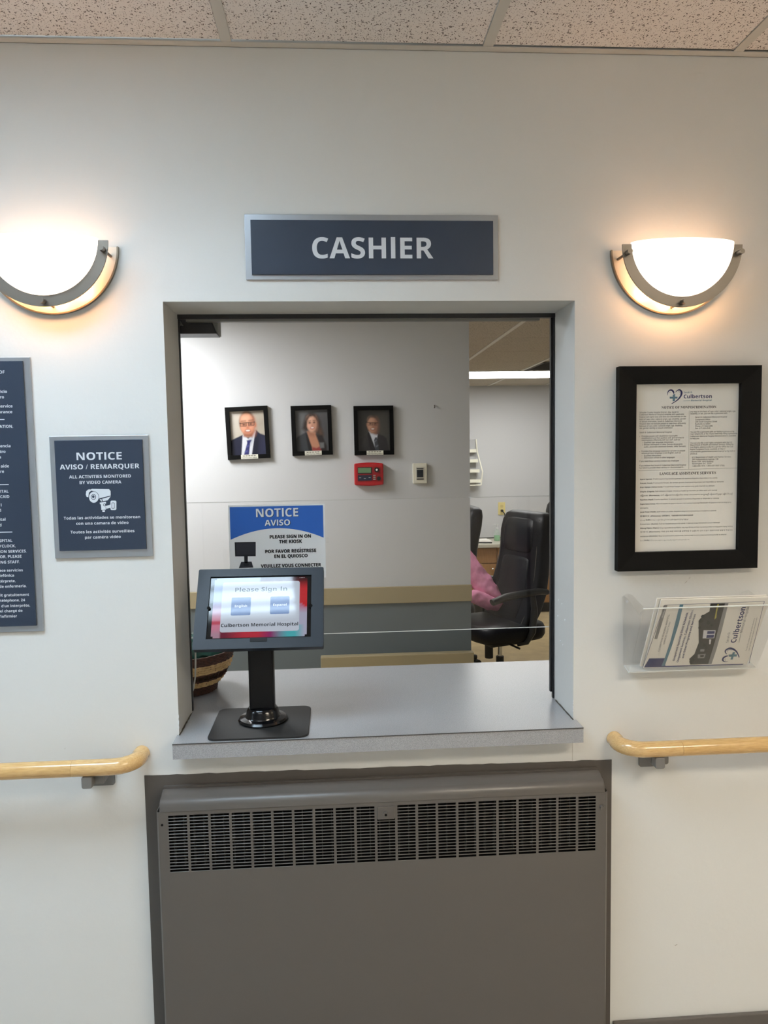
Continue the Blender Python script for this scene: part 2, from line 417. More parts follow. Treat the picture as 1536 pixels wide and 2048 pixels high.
for k, j, w_, m_, l_ in ((-4, 2, 1, TROFFER_OFF, 'office ceiling troffer in front of the portrait wall'), (-2, 5, 1, FILL_MID, 'unseen troffer added behind the partition to brighten the seated person'), (0, 8, 2, TROFFER_BACK, 'bright fluorescent ceiling fixture near the far office wall')):
    x0, x1, y0, y1 = 1.03+.605*k+.012, 1.03+.605*(k+w_)-.012, OYR[j]+.006, OYR[j+1]-.006
    t = thing('ceiling_light', l_, 'ceiling light', ((x0+x1)/2, (y0+y1)/2, OCEIL))
    a = MB(); a.box(x0+.02, x1-.02, y0+.02, y1-.02, OCEIL-.007, OCEIL-.0045); a.build('diffuser', m_, t)
    a = MB()
    for q in ((x0, x1, y0, y0+.025), (x0, x1, y1-.025, y1), (x0, x0+.025, y0, y1), (x1-.025, x1, y0, y1)): a.box(*q, OCEIL-.005, OCEIL+.05)
    a.build('frame', GRID, t)
x0, x1, y0, y1 = OXC[7]+.62, OXC[7]+1.19, OYR[7]+.02, OYR[7+1]-.02
x0, x1 = 1.03+.605+.012, 1.03+1.21-.012
t = thing('ceiling_vent', 'dark square return-air vent in the office ceiling beside the bright light fixture', 'vent', ((x0+x1)/2, (y0+y1)/2, OCEIL))
a = MB(); a.box(x0, x1, y0, y1, OCEIL+.06, OCEIL+.07); a.build('backing', VOID, t)
a = MB()
for q in ((x0, x1, y0, y0+.03), (x0, x1, y1-.03, y1), (x0, x0+.03, y0, y1), (x1-.03, x1, y0, y1)): a.box(*q, OCEIL-.003, OCEIL+.05)
for i in range(18):
    y = y0+.04+i*(y1-y0-.08)/17; a.box(x0+.03, x1-.03, y, y+.004, OCEIL, OCEIL+.03)
a.build('grille', mat('vent_grey', h(92, 86, 78), .6), t)

# ------------------------------------------------------------------ window frame
w = MB()
FY0, FY1 = .150, .182
w.box(OX0, OX1, .164, .180, OZ1-.011, OZ1, 0)
w.box(OX1-.005, OX1, .166, .176, .934, OZ1-.011, 0)
w.box(OX1-.0098, OX1-.0052, .172, .183, .950, OZ1-.011, 0)
w.box(OX0, OX0+.003, .170, .182, .934, OZ1-.011, 0)
w.box(OX0+.02, OX1-.04, .172, .190, OZ1-.017, OZ1-.011, 1)
o = struct('window_1', w, [BLACKM, TRACK]);
t = thing('head_bracket', 'black bracket with grey end under the top left corner of the window frame', 'bracket', (-.36, .25, 1.96))
a = MB(); a.prism([(-.425, 1.985), (-.318, 1.985), (-.314, 1.972), (-.304, 1.9455), (-.425, 1.9455)], .20, .27, 'y'); a.build('block', BLACKM, t, bevel=.0015)
a = MB(); a.prism([(-.317, 1.985), (-.3015, 1.985), (-.3015, 1.9455), (-.308, 1.957), (-.3135, 1.972)], .205, .265, 'y'); a.build('end_cap', TRACK, t)
a = MB(); a.prism([(-.412, 1.985), (-.402, 1.985), (-.390, 1.966), (-.412, 1.969)], .192, .2, 'y'); a.build('clip', TRACK, t)

# ================================================================== COUNTER
t = thing('service_counter', 'grey speckled laminate service counter running through the cashier window', 'counter', (.1, .25, .89))
ZC = .932
a = MB()
tongue = [(-.403, -.057), (.607, -.057), (.607, -.001), (OX1-.001, -.001), (OX1-.001, WT+.001), (1.25, WT+.001), (1.25, .547), (-1.1, .547), (-1.1, WT+.001), (OX0+.001, WT+.001), (OX0+.001, -.001), (-.403, -.001)]
a.prism(tongue, .893, ZC, 'z'); a.build('worktop', LAMINATE, t)
a = MB(); a.box(-.403, .607, -.0585, -.0568, ZC-.0022, ZC-.0004); a.build('edge_seam', LAMDARK, t)
a = MB()
for x in (-1.0, 1.15):
    a = MB(); a.prism([(WT+.001, .55), (WT+.03, .55), (.50, .865), (.50, .8925), (WT+.001, .8925)], x-.015, x+.015, 'x'); a.build('support', GRID, t)
# dirty caulk lines where the jambs meet the top
w = MB()
for x, sgn in ((OX0, 1), (OX1, -1)):
    pts = []
    for i in range(13):
        y = -.002+i*.0128; pts.append((x+sgn*(.0008+random.random()*.0014), y, ZC+.0008))
    w.tube(pts, [.0012+random.random()*.0012 for _ in pts], 6)
struct('trim_7', w, mat('dirty_caulk', h(70, 66, 58), .8))
w = MB()
for x in (OX0, OX1):
    for i in range(7):
        w.ball((x, -.001+.002*random.random()+i*.0, ZC+.004+.006*i+.02*random.random()), .0012, .0012, .003, 0, 6, 4)
for p in ((1118, 1200), (1124, 1208), (1116, 1232), (1130, 1240), (1121, 1282), (1126, 1290)):
    q = at(p[0], p[1], .02); d = (OX1-CAM.x)/(q.x-CAM.x); P = CAM+(q-CAM)*d
    if .01 < P.y < .16: w.ball((OX1, P.y, P.z), .0012, .003, .003, 0, 8, 5)
struct('trim_8', w, mat('chipped_paint', h(226, 228, 228), .5))

w = MB()
for px, py, l_, a_ in ((1372, 1164, .010, .7), (1379, 1156, .006, .9), (1352, 1890, .008, .3), (130, 1497, .004, 1.4), (165, 985, .004, .4), (243, 985, .003, .8), (1410, 565, .004, 1.0)):
    q = at(px, py, -.0002); d_ = Vector((math.cos(a_), 0, math.sin(a_)))*l_/2
    w.tube([q-d_, q, q+d_], [.0004, .0009, .0004], 5, squash=(1, .35))
q = at(1145, 1489, -.0001); w.box(q.x-.0003, q.x+.0003, -.0003, 0, .823, .8905)
struct('trim_10', w, mat('wall_scuff', h(128, 116, 100), .8))
# ================================================================== SIGNS ON THE CORRIDOR WALL
def sign_panel(name, label, x0, x1, z0, z1, fx0, fx1, fz0, fz1):
    t = thing(name, label, 'sign', ((x0+x1)/2, 0, z0))
    a = MB(); a.box(x0, x1, -.006, -.0005, z0, z1); a.build('backing_plate', SILVER, t, bevel=.001)
    a = MB(); a.box(fx0, fx1, -.011, -.006, fz0, fz1); a.build('face_panel', NAVY, t, bevel=.0005)
    return t
t = sign_panel('cashier_sign', 'wide navy sign reading CASHIER above the service window', -.1999, .4078, 2.0385, 2.1907, -.1855, .3945, 2.0495, 2.176)
a = MB(); text(a, 'CASHIER', 'bold', -.0415, .2485, 2.1115, .0485, -.0113, res=6); a.build('lettering', WHITETXT, t)

t = sign_panel('camera_notice_sign', 'square navy NOTICE sign with a white camera picture, left of the service window', -.6746, -.4433, 1.3826-.001, 1.6747, -.6615, -.4570, 1.4000, 1.6640)
a = MB(); D = -.0113
def nz(zx, zy): return at(zx/3.532, 700+zy/3.532, D)
for s_, zx0, zx1, zy, cap in (('NOTICE', 540, 860, 749, .0176), ('AVISO / REMARQUER', 422, 985, 823, .0113), ('ALL ACTIVITIES MONITORED', 488, 925, 893, .0073),
                              ('BY VIDEO CAMERA', 562, 857, 934, .0073), ('Todas las actividades se monitorean', 450, 990, 1183, .0066), ('con una camara de video', 538, 908, 1222, .0066),
                              ('Toutes les activités surveillées', 498, 950, 1282, .0066), ('par caméra vidéo', 600, 853, 1321, .0066)):
    p, q = nz(zx0, zy), nz(zx1, zy); text(a, s_, 'bold', p.x, q.x, (p.z+q.z)/2, cap, D, res=4)
a.build('lettering', WHITETXT, t)
a = MB()
def nzl(pts): return [(nz(x, y).x, nz(x, y).z) for x, y in pts]
def npoly(pts, d, mi): flat(a, nzl(pts), d, mi)
hood = [(628, 990), (650, 981), (770, 983), (781, 996), (782, 1035), (760, 1062), (716, 1070), (690, 1040), (672, 1000)]
npoly(hood, -.0113, 0)
npoly([(606, 1022), (609, 998), (622, 986), (634, 984), (646, 992), (628, 1008), (624, 1040), (612, 1038)], -.0113, 0)
npoly(ell(663, 1040, 37, 42), -.0115, 1); npoly(ell(663, 1040, 34, 39), -.0117, 0)
npoly(ell(661, 1038, 18, 20), -.0119, 1); npoly(ell(661, 1038, 14, 16), -.0121, 0); npoly(ell(660, 1036, 9, 10), -.0123, 1)
npoly([(700, 1048), (782, 1028), (782, 1034), (704, 1056)], -.0115, 1); npoly([(716, 1046), (721, 1046), (726, 1068), (720, 1069)], -.0115, 1)
npoly([(704, 1078), (748, 1072), (750, 1084), (706, 1090)], -.0113, 0); npoly([(712, 1088), (745, 1084), (748, 1128), (716, 1130)], -.0113, 0)
npoly(ell(738, 1094, 9, 10), -.0115, 1); npoly(ell(738, 1094, 5, 6), -.0117, 0)
npoly([(748, 1102), (786, 1090), (788, 1112), (750, 1122)], -.0113, 0); npoly([(722, 1132), (742, 1132), (740, 1144), (724, 1144)], -.0113, 0)
npoly(rrect(780, 822, 1064, 1131, 10), -.0112, 0); npoly(rrect(788, 810, 1078, 1120, 6), -.0115, 1); npoly(rrect(791, 807, 1081, 1117, 5), -.0117, 0)
a.build('camera_picture', [WHITETXT, NAVY], t); t.children[-1]['label'] = 'white security camera pictogram'

t = sign_panel('patient_rights_sign', 'tall navy sign of small white text cut off at the left photo edge', -1.06, -.7095, 1.2055, 1.861, -1.046, -.7245, 1.2205, 1.851)
a = MB(); D = -.0113
LS = [('OF', 9, 744, .0070), ('servicio', 14, 783, .0066), ('otro', 8, 794, .0066), ('service', 25, 812, .0066), ('insurance', 24.5, 823.5, .0066),
      ('INFORMATION,', 26, 852.6, .0066), ('asistencia', 21, 891.7, .0066), ('otro', 11, 903, .0066), ('es', 2, 914, .0066), ('aide', 18, 932, .0066), ('être', 8, 942.7, .0066),
      ('HOSPITAL', 17, 982.5, .0066), ('MEDICAID', 18.6, 993, .0066), ('l', 3, 1010, .0066), ('d', 2, 1020.5, .0066), ('hospital', 11, 1038.6, .0066), ('d', 3, 1050, .0066),
      ('HOSPITAL', 24.6, 1081, .0066), ("O'CLOCK,", 31, 1091.6, .0066), ('TRANSLATION SERVICES.', 53, 1102, .0066), ('OR, PLEASE', 43, 1112.5, .0066), ('NURSING STAFF.', 39.6, 1123.6, .0066),
      ('ofrece servicios', 45.6, 1140, .0062), ('telefónica', 28, 1150.5, .0062), ('intérprete,', 31, 1161.5, .0062), ('de enfermeria.', 53, 1171.7, .0062),
      ('fournit gratuitement', 58, 1189, .0062), ('téléphone, 24', 50, 1199.8, .0062), ("d'un interpréte,", 60, 1210.5, .0062), ('personnel chargé de', 45, 1221, .0062), ("l'infirmier", 34, 1232, .0062)]
for s_, px, py, cap in LS:
    p = at(px, py, D); text(a, s_, 'bold', p.x, 0, p.z, cap, D, res=3, align='r')
for px, py in ((9, 839), (17.5, 969), (24.6, 1064)):
    p = at(px, py, D); flat(a, [(-.99, p.z-.001), (p.x, p.z-.001), (p.x, p.z+.001), (-.99, p.z+.001)], D)
a.build('lettering', WHITETXT, t)

# ================================================================== SCONCES
def sconce(cx, cz, label):
    t = thing('wall_sconce', label, 'wall lamp', (cx, 0, cz-.15), 'half-bowl wall sconces')
    R = .1475
    def half(r, n=40): return [(cx+r*math.cos(math.pi+math.pi*i/n), cz+r*math.sin(math.pi+math.pi*i/n)) for i in range(n+1)]
    a = MB(); a.prism(half(.152), -.005, -.0005, 'y'); a.build('back_plate', NICKELP, t)
    a = MB(); o1 = half(.156); i1 = half(.1525)
    a.prism(o1+i1[::-1], -.011, -.001, 'y'); a.build('rim', RIMM, t)
    a = MB(); o1 = half(R); i1 = half(.123); n = len(o1)
    vs = [(p[0], y, p[1]) for y in (-.062, -.057) for p in o1+i1]
    fs = []
    for k in range(n-1):
        fs += [(k, k+1, n+k+1, n+k), (2*n+k+1, 2*n+k, 3*n+k, 3*n+k+1), (k+1, k, 2*n+k, 2*n+k+1), (n+k, n+k+1, 3*n+k+1, 3*n+k)]
    fs += [(0, n, 3*n, 2*n), (n-1, 3*n-1, 4*n-1, 2*n-1)]
    a.add(vs, fs); a.build('front_band', NICKEL, t, smooth=40)
    # opal bowl, open at the top
    a = MB(); rings = []
    for i in range(15):
        ph = math.pi/2*i/14
        rings.append([Vector((cx+.1265*math.cos(ph)*math.cos(math.pi+math.pi*k/32), -.058-.047*math.sin(ph), cz+.004+.1265*math.cos(ph)*math.sin(math.pi+math.pi*k/32))) for k in range(33)])
    vs = [p for r in rings for p in r]; fs = [(i*33+k, i*33+k+1, (i+1)*33+k+1, (i+1)*33+k) for i in range(14) for k in range(32)]
    a.add(vs, fs); a.build('glass_shade', GLASSW, t, smooth=60)
    for dx, dz in ((-.1365, -.021), (.1365, -.021), (0, -.1365)):
        a = MB(); a.tube([(cx+dx, -.0052, cz+dz), (cx+dx, -.069, cz+dz)], .0035, 12)
        a.tube([(cx+dx, -.064, cz+dz), (cx+dx, -.082, cz+dz)], .0062, 16); a.build('knob', NICKEL, t, smooth=40)
    a = MB(); a.tube([(cx, -.0052, cz-.05), (cx, -.022, cz-.05)], .018, 16); a.ball((cx, -.034, cz-.05), .014, .012, .014, 1); a.build('bulb', [WHITETXT, mat('lit_bulb', (1, .9, .8), .3, emit=(1, .75, .45), es=3)], t)
    for dx, dz in ((-.065, .052), (0, .030), (.065, .052)):
        l = bpy.data.lights.new('bulb_light', 'POINT'); l.energy = SCONCE_W*(.30 if dx else .55); l.color = (1, .50, .20); l.shadow_soft_size = .02
        lo = bpy.data.objects.new('bulb_light', l); COL.objects.link(lo); lo.location = (dx, -.032, dz); lo.parent = t
    return t
sconce(-.650, 2.114, 'lit half-bowl wall sconce with nickel band above the tall navy sign at left')
sconce(.842, 2.108, 'lit half-bowl wall sconce with nickel band above the black-framed notice at right')

# ================================================================== HANDRAILS
def handrail(xend, xfar, z, sgn, label, bx):
    t = thing('handrail', label, 'handrail', (xend, 0, z), 'wooden wall handrails')
    yr, r = -.075, .0195
    path = [(xend, -.001, z+.002), (xend+sgn*.001, -.018, z+.0015)]
    for i in range(9):
        a_ = math.pi/2*i/8; path.append((xend+sgn*(.055*(1-math.cos(a_))), -.022-.053*math.sin(a_), z))
    path += [(xend+sgn*.10, yr, z), (xend+sgn*.142, yr, z)]
    a = MB(); a.tube(path, r, 24, squash=(1, 1)); a.build('end_return', OAK2, t, smooth=50)
    a = MB(); a.tube([(xend+sgn*.1425, yr, z), (xfar, yr, z)], r, 24); a.build('rail', OAK, t, smooth=50)
    for b in bx:
        a = MB()
        a.prism(rrect(b-.023, b+.023, z-.047, z-.0175, .006), -.062, -.001, 'y')
        a.prism(rrect(b-.0225, b+.002, z-.046, z-.0175, .005), -.088, -.062, 'y')
        a.build('bracket', BRACKET, t, bevel=.002)
        a = MB(); a.prism(rrect(b-.03, b+.03, z-.075, z-.03, .006), -.006, -.0005, 'y'); a.build('wall_plate', BRACKET, t)
    return t
handrail(-.490, -1.75, .889, -1, 'round oak handrail on the wall left of the grey convector', [-.588, -1.4])
handrail(.706, 2.1, .876, 1, 'round oak handrail on the wall right of the grey convector', [.802, 1.7])

# ================================================================== CONVECTOR
t = thing('convector', 'taupe painted metal wall convector with slotted grille under the service counter', 'heater', (.11, 0, 0))
w = MB(); pts = [(-.487, .0), (-.487, .833)]
n = 60
for i in range(1, n): pts.append((-.487+1.188*i/n, .833-.011*i/n+random.uniform(-.0012, .0012)))
pts += [(.701, .822), (.702, 0)]
w.prism(pts, -.0015, -.0002, 'y'); struct('trim_9', w, GREYD)
CX0, CX1, FY = -.447, .6695, -.062
TOPZ = .802
a = MB()
prof = [(-.002, TOPZ+.004), (-.010, TOPZ+.004), (-.010, TOPZ-.004), (-.014, TOPZ-.0045), (-.0145, TOPZ)]
prof += [(-.030, TOPZ-.003)]
for i in range(9):
    a_ = math.pi/2*i/8; prof.append((-.040-.022*math.sin(a_), TOPZ-.008-.022*(1-math.cos(a_))))
prof += [(FY-.001, .766), (FY+.008, .766), (-.002, .766)]
rng = [[Vector((x, p[0], p[1])) for p in prof] for x in (CX0+.010, CX0+.012, CX1-.012, CX1-.010)]
rng[0] = [Vector((CX0+.008, p[0]+.002 if p[0] < -.02 else p[0], p[1]-.001)) for p in prof]; rng[3] = [Vector((CX1-.008, p[0]+.002 if p[0] < -.02 else p[0], p[1]-.001)) for p in prof]
a.loft(rng); a.build('top_cover', GREYP, t, smooth=35)
# front panel with punched slots
SX0, SX1, SZ0, SZ1, NC, NR = -.4185, .6375, .614, .7555, 21, 18
pc = (SX1-SX0+.0062)/NC; pr = (SZ1-SZ0+.0026)/NR
xb = [CX0, CX0+.005]; zb = [.012]
for i in range(NC): xb += [SX0+i*pc, SX0+i*pc+pc-.0062]
xb += [CX1-.005, CX1]
for j in range(NR): zb += [SZ0+j*pr, SZ0+j*pr+pr-.0026]
zb += [.7655]
a = MB(); vs = []
for z in zb:
    for x in xb:
        e = .006 if x in (CX0, CX1) else 0
        vs.append((x, FY+e, z))
fs = []
nx = len(xb)
for j in range(len(zb)-1):
    for i in range(nx-1):
        slot = (j % 2 == 1) and (i % 2 == 0) and 2 <= i < nx-3
        if slot and i == 2+2*10 and j >= 1+2*14: slot = False
        if not slot: fs.append((j*nx+i, j*nx+i+1, (j+1)*nx+i+1, (j+1)*nx+i))
a.add(vs, fs)
fp = a.build('front_panel', GREYP, t)
so = fp.modifiers.new('thick', 'SOLIDIFY'); so.thickness = .0013; so.offset = -1
bv = fp.modifiers.new('bev', 'BEVEL'); bv.width = .0007; bv.segments = 1; bv.limit_method = 'ANGLE'
for x in (CX0, CX1-.002):
    a = MB(); a.box(x, x+.002, FY+.006, -.002, .012, .766); a.build('side_panel', GREYP, t)
a = MB(); a.box(CX0+.003, CX1-.003, -.030, -.012, .02, .764); a.build('cavity_shade', VOID, t)  # solid black block painted as the unlit hollow
a = MB()
for i in range(44):
    x = -.41+i*.024; a.box(x, x+.002, -.050, -.031, .62, .75)
a.build('heating_fins', COIL, t)
xs = SX0+10*pc
a = MB(); a.box(xs+.001, xs+pc-.0077, FY-.003, FY-.0002, .7225, .7545); a.build('lock_plate', GREYP, t, bevel=.0008)
a = MB(); a.tube([(xs+.0215, FY-.0032, .736), (xs+.0215, FY-.0075, .736)], .0072, 20); a.tube([(xs+.0215, FY-.0074, .736), (xs+.0215, FY-.0079, .736)], .0032, 12, 1); a.build('lock', [GREYP, VOID], t, smooth=40)
a = MB(); a.tube([(.6535, FY-.0002, .727), (.6535, FY-.0055, .727)], [.0062, .0045], 16); a.build('screw', GREYP, t, smooth=40)
a = MB(); a.tube([(-.4335, FY+.002, .7335), (-.4335, FY-.0006, .7335)], .003, 12); a.build('screw_hole', VOID, t)

# ================================================================== FRAMED NOTICE
t = thing('framed_notice', 'black-framed printed notice of nondiscrimination on the right wall', 'framed notice', (.887, 0, 1.31))
F0, F1, FZ0, FZ1 = .7045, 1.067, 1.3165, 1.8255
I0, I1, IZ0, IZ1 = .7500, 1.0185, 1.3630, 1.7825
a = MB()
# mitred moulding: sloping face
def ring_(mb, o, i, ys, mi=0):
    vs = []; nn = len(ys)
    for k, y in enumerate(ys):
        f_ = k/(nn-1)
        x0, x1, z0, z1 = [o[q]+(i[q]-o[q])*f_ for q in range(4)]
        vs += [(x0, y, z0), (x1, y, z0), (x1, y, z1), (x0, y, z1)]
    fs = [(k*4+e, k*4+(e+1) % 4, (k+1)*4+(e+1) % 4, (k+1)*4+e) for k in range(nn-1) for e in range(4)]
    mb.add(vs, fs, mi)
o4, i4 = (F0, F1, FZ0, FZ1), (I0, I1, IZ0, IZ1)
ring_(a, o4, o4, [-.0005, -.024]); ring_(a, o4, i4, [-.024, -.019]); ring_(a, i4, i4, [-.019, -.006])
a.build('frame', FRAMEB, t)
a = MB(); a.box(I0-.003, I1+.003, -.0055, -.004, IZ0-.003, IZ1+.003); sh = a.build('sheet', PAPER, t)
D = -.0058
a = MB()
def dz(zx, zy): return at(1200+zx/4.55, 710+zy/4.55, D)
def dline(s_, style, x0, x1, zy, cap, mi=0, sl=None):
    p, q = dz(x0, zy), dz(x1, zy-(x1-x0)*.022); text(a, s_, style, p.x, q.x, (p.z+q.z)/2, cap, D, mi, res=1)
BODY = [(360, 717, 525, 'Schuyler County Hospital District, dba: Sarah D.'), (360, 765, 545, 'Culbertson Memorial Hospital complies with applicable'), (360, 782, 566, 'Federal civil rights laws and does not discriminate on the'),
 (360, 783, 587, 'basis of race, color, national origin, age, disability, gender'), (360, 745, 607, 'or sexual orientation. Sarah D. Culbertson Memorial'), (360, 782, 628, 'Hospital does not exclude people or treat them differently'),
 (360, 752, 648, 'because of race, color, national origin, age, disability,'), (360, 662, 667, 'sex, gender identity or sexual orientation.'), (360, 652, 706, 'Sarah D. Culbertson Memorial Hospital'),
 (380, 705, 740, 'Provides people with disabilities reasonable'), (380, 763, 758, 'modifications and free auxiliary aids and services to'), (380, 730, 776, 'communicate effectively with our staff, such as:'),
 (400, 668, 797, 'Qualified sign language interpreters'), (400, 752, 817, 'Written information in other formats (large print,'), (400, 780, 837, 'audio, accessible electronic formats, other formats)'),
 (378, 775, 877, 'Provides free language assistance services to people'), (378, 735, 895, 'whose primary language is not English, such as'), (400, 556, 917, 'Qualified interpreters'), (400, 680, 936, 'Information written in other languages'),
 (357, 718, 968, 'If you need these services contact any employee'), (357, 782, 1008, 'If you believe that Sarah D. Culbertson Memorial Hospital'), (357, 757, 1028, 'has failed to provide these services or discriminated in'),
 (822, 1235, 517, 'any way on the basis of race, color, national origin, age,'), (822, 1160, 535, 'disability, or sex, you can file a grievance with:'), (867, 1155, 567, 'Sarah D. Culbertson Memorial Hospital'),
 (867, 1005, 588, 'Compliance Officer'), (867, 1066, 608, '238 South Congress Street'), (867, 1003, 628, 'Rushville, IL 62681'), (867, 1025, 648, 'Phone: 217-322-5286'), (867, 1005, 667, 'Fax: 217-322-2546'),
 (822, 1222, 702, 'You can file a grievance with our facility in person or by'), (822, 1250, 720, 'mail, telephone, or fax. If you need help filing a grievance,'), (822, 1237, 741, 'Culbertson Memorial Hospital Administration is available'), (822, 905, 760, 'to help you.'),
 (822, 1205, 802, 'You can also file a civil rights complaint with the U.S.'), (822, 1215, 820, 'Department of Health and Human Services, Office for'), (822, 1210, 840, 'Civil Rights, electronically through the Office for Civil'), (822, 1140, 859, 'Rights Complaint Portal, available at https://'),
 (822, 1230, 880, 'ocrportal.hhs.gov/ocr/smartscreen/main.jsf or by mail or'), (822, 885, 899, 'phone at:'), (838, 1192, 932, 'U.S. Department of Health and Human Services'), (838, 1080, 951, '200 Independence Avenue, S.W.'),
 (838, 1030, 971, 'Room 509F, HHH Building'), (838, 1015, 990, 'Washington, D.C. 20201'), (838, 1133, 1011, '1-800-868-1019, 1-800-537-7697 (TDD)')]
for x0, x1, zy, s_ in BODY: dline(s_, 'sans', x0, x1, zy, .0037)
dline('NOTICE OF NONDISCRIMINATION', 'serif', 560, 1058, 480, .0062); dline('LANGUAGE ASSISTANCE SERVICES', 'serif', 542, 1055, 1081, .0068)
LANG = [(1132, 1070, 'Español (Spanish): ', 'Si habla español, hay servicios gratuitos de asistencia lingüística disponibles si los solicita.'), (1168, 1128, 'Français (French): ', "Si vous parlez français, des services gratuits d'assistance linguistique sont disponibles sur demande."),
 (1204, 1045, 'Kreyòl Ayisyen (Haitian Creole): ', 'Si w pale Kreyòl Ayisyen, sèvis asistans lang gratis disponib sou demann.'), (1244, 1068, 'Lingála (Lingala): ', 'Soki olobaka Lingála, misala ya lisalisi ya monoko ya ofele ezali soki osengi.'),
 (1280, 1208, 'မြန်မာစာ (Burmese): ', 'သင် မြန်မာစကားပြောပါက အခမဲ့ ဘာသာစကားအကူအညီ ဝန်ဆောင်မှုများ ရနိုင်ပါသည်'), (1318, 1085, 'Napulitano (Napoli): ', "Si parle napulitano, 'e servizie gratuite 'e assistenza linguistica so' disponibili a' richiesta."),
 (1357, 1192, 'Gagana Samoa (Samoa): ', "Afai e te tautala i le gagana Samoa, o lo'o avanoa auaunaga fesoasoani i le gagana e leai se totogi pe a"), (1393, 440, '', 'talosagaina.'),
 (1430, 1060, 'Jezyk Polski (Polish): ', 'Jezeli mówisz po polsku, bezplatne uslugi pomocy jezykowej sa dostepne na zyczenie.'), (1468, 848, '繁體中文 (Chinese): ', '如果您說中文，可以根據要求提供免費語言協助服務'), (1502, 805, 'العربية (Arabic): ', 'إذا كنت تتحدث العربية تتوفر خدمات المساعدة اللغوية المجانية'),
 (1540, 1090, 'Русский язык (Russian): ', 'Если вы говорите на русском языке, то вам доступны бесплатные услуги перевода'), (1577, 1208, 'Wikang Filipino (Filipino): ', 'Kung nagsasalita ka ng Filipino, may mga libreng serbisyo ng tulong sa wika na magagamit kapag hiniling.'),
 (1611, 1208, '한국어 (Korean): ', '무료 언어 지원 서비스를 요청하실 수 있습니다 언어 도움이 필요하시면 말씀해 주십시오'), (1650, 1150, 'українська (Ukrainian): ', 'Якщо ви розмовляєте українською, безкоштовні послуги мовної допомоги доступні за запитом'), (1687, 815, 'اردو (Urdu): ', 'اگر آپ اردو بولتے ہیں تو زبان کی مفت مدد دستیاب ہے')]
for zy, x1, b_, s_ in LANG:
    xm = 365+(x1-365)*len(b_)/max(1, len(b_)+len(s_))
    if b_: dline(b_.strip(), 'boldplus', 365, xm-4, zy, .0030)
    dline(s_, 'sans', xm, x1, zy-(xm-365)*.022, .0028)
p, q = dz(350, 1053), dz(1250, 1029); flat(a, [(p.x, p.z), (q.x, q.z), (q.x, q.z+.0004), (p.x, p.z+.0004)], D)
p, q = dz(808, 1036), dz(810, 506); flat(a, [(p.x, p.z), (p.x+.0004, p.z), (q.x+.0004, q.z), (q.x, q.z)], D)
for zx, zy in ((362, 742), (362, 880), (386, 798), (386, 818), (382, 918), (382, 937)):
    p = dz(zx, zy); flat(a, ell(p.x, p.z, .0006, .0006, 8), D)
a.build('printed_text', ink(52, 48, 46), t)
# hospital mark: open heart of two swooshes with a cross
def swoosh(pts, wid):
    n_ = len(pts); L_, R_ = [], []
    for i in range(n_):
        p0, p1 = Vector(pts[max(i-1, 0)]), Vector(pts[min(i+1, n_-1)])
        d_ = (p1-p0).normalized(); nn_ = Vector((-d_.y, d_.x))
        L_.append(tuple(Vector(pts[i])+nn_*wid[i]/2)); R_.append(tuple(Vector(pts[i])-nn_*wid[i]/2))
    return L_, R_
def smoothp(pts, n_=6):
    out = []
    for i in range(len(pts)-1):
        p0, p1, p2, p3 = [Vector(pts[min(max(i+k, 0), len(pts)-1)]) for k in (-1, 0, 1, 2)]
        for s_ in range(n_):
            u = s_/n_
            out.append(tuple(.5*((2*p1)+(p2-p0)*u+(2*p0-5*p1+4*p2-p3)*u*u+(3*p1-p0-3*p2+p3)*u**3)))
    return out+[tuple(pts[-1])]
def heart_mark(mb, f, mi_navy, mi_teal):
    "drawn in a unit box: x right 0..1, y up 0..1; f maps to the sheet"
    def strip(pts, wid):
        P = smoothp(pts); Wd = []
        for i in range(len(P)):
            u = i/(len(P)-1)*(len(wid)-1); k = min(int(u), len(wid)-2); Wd.append(wid[k]+(wid[k+1]-wid[k])*(u-k))
        L_, R_ = swoosh(P, Wd); n_ = len(L_)
        mb.add([f(*q) for q in L_+R_], [(i, i+1, n_+i+1, n_+i) for i in range(n_-1)], mi_navy)
    strip([(.03, .58), (.04, .80), (.16, .94), (.32, .93), (.42, .80), (.43, .68)], [.01, .05, .09, .12, .10, .03])
    strip([(.55, .80), (.68, .93), (.84, .95), (.95, .78), (.90, .55), (.72, .30), (.50, .13), (.30, .01)], [.02, .06, .10, .13, .11, .08, .05, .05])
    strip([(.10, .74), (.17, .82), (.27, .80)], [.01, .02, .01]); strip([(.70, .84), (.80, .84), (.86, .72), (.82, .60)], [.01, .02, .02, .01])
    for q4 in (((.37, .17), (.52, .20), (.52, .36), (.37, .36)), ((.37, .49), (.52, .49), (.52, .70), (.37, .62)), ((.17, .36), (.68, .36), (.68, .49), (.17, .49))):
        mb.add([f(*q) for q in q4], [(0, 1, 2, 3)], mi_teal)
a = MB()
p, q = dz(610, 445), dz(750, 312)
heart_mark(a, lambda u, v: (p.x+(q.x-p.x)*u, D-.0001, p.z+(q.z-p.z)*v), 0, 1)
dline('Culbertson', 'bold', 762, 1018, 379, .0092, 0); dline('Sarah D.', 'bold', 762, 842, 341, .0043, 1); dline('Memorial Hospital', 'bold', 828, 1016, 414, .0042, 1)
p, q = dz(758, 419), dz(822, 417); flat(a, [(p.x, p.z), (q.x, q.z), (q.x, q.z+.0006), (p.x, p.z+.0006)], D, 1)
a.build('hospital_logo', [ink(42, 44, 88), ink(96, 124, 140)], t); t.children[-1]['label'] = 'navy and teal heart and cross logo'

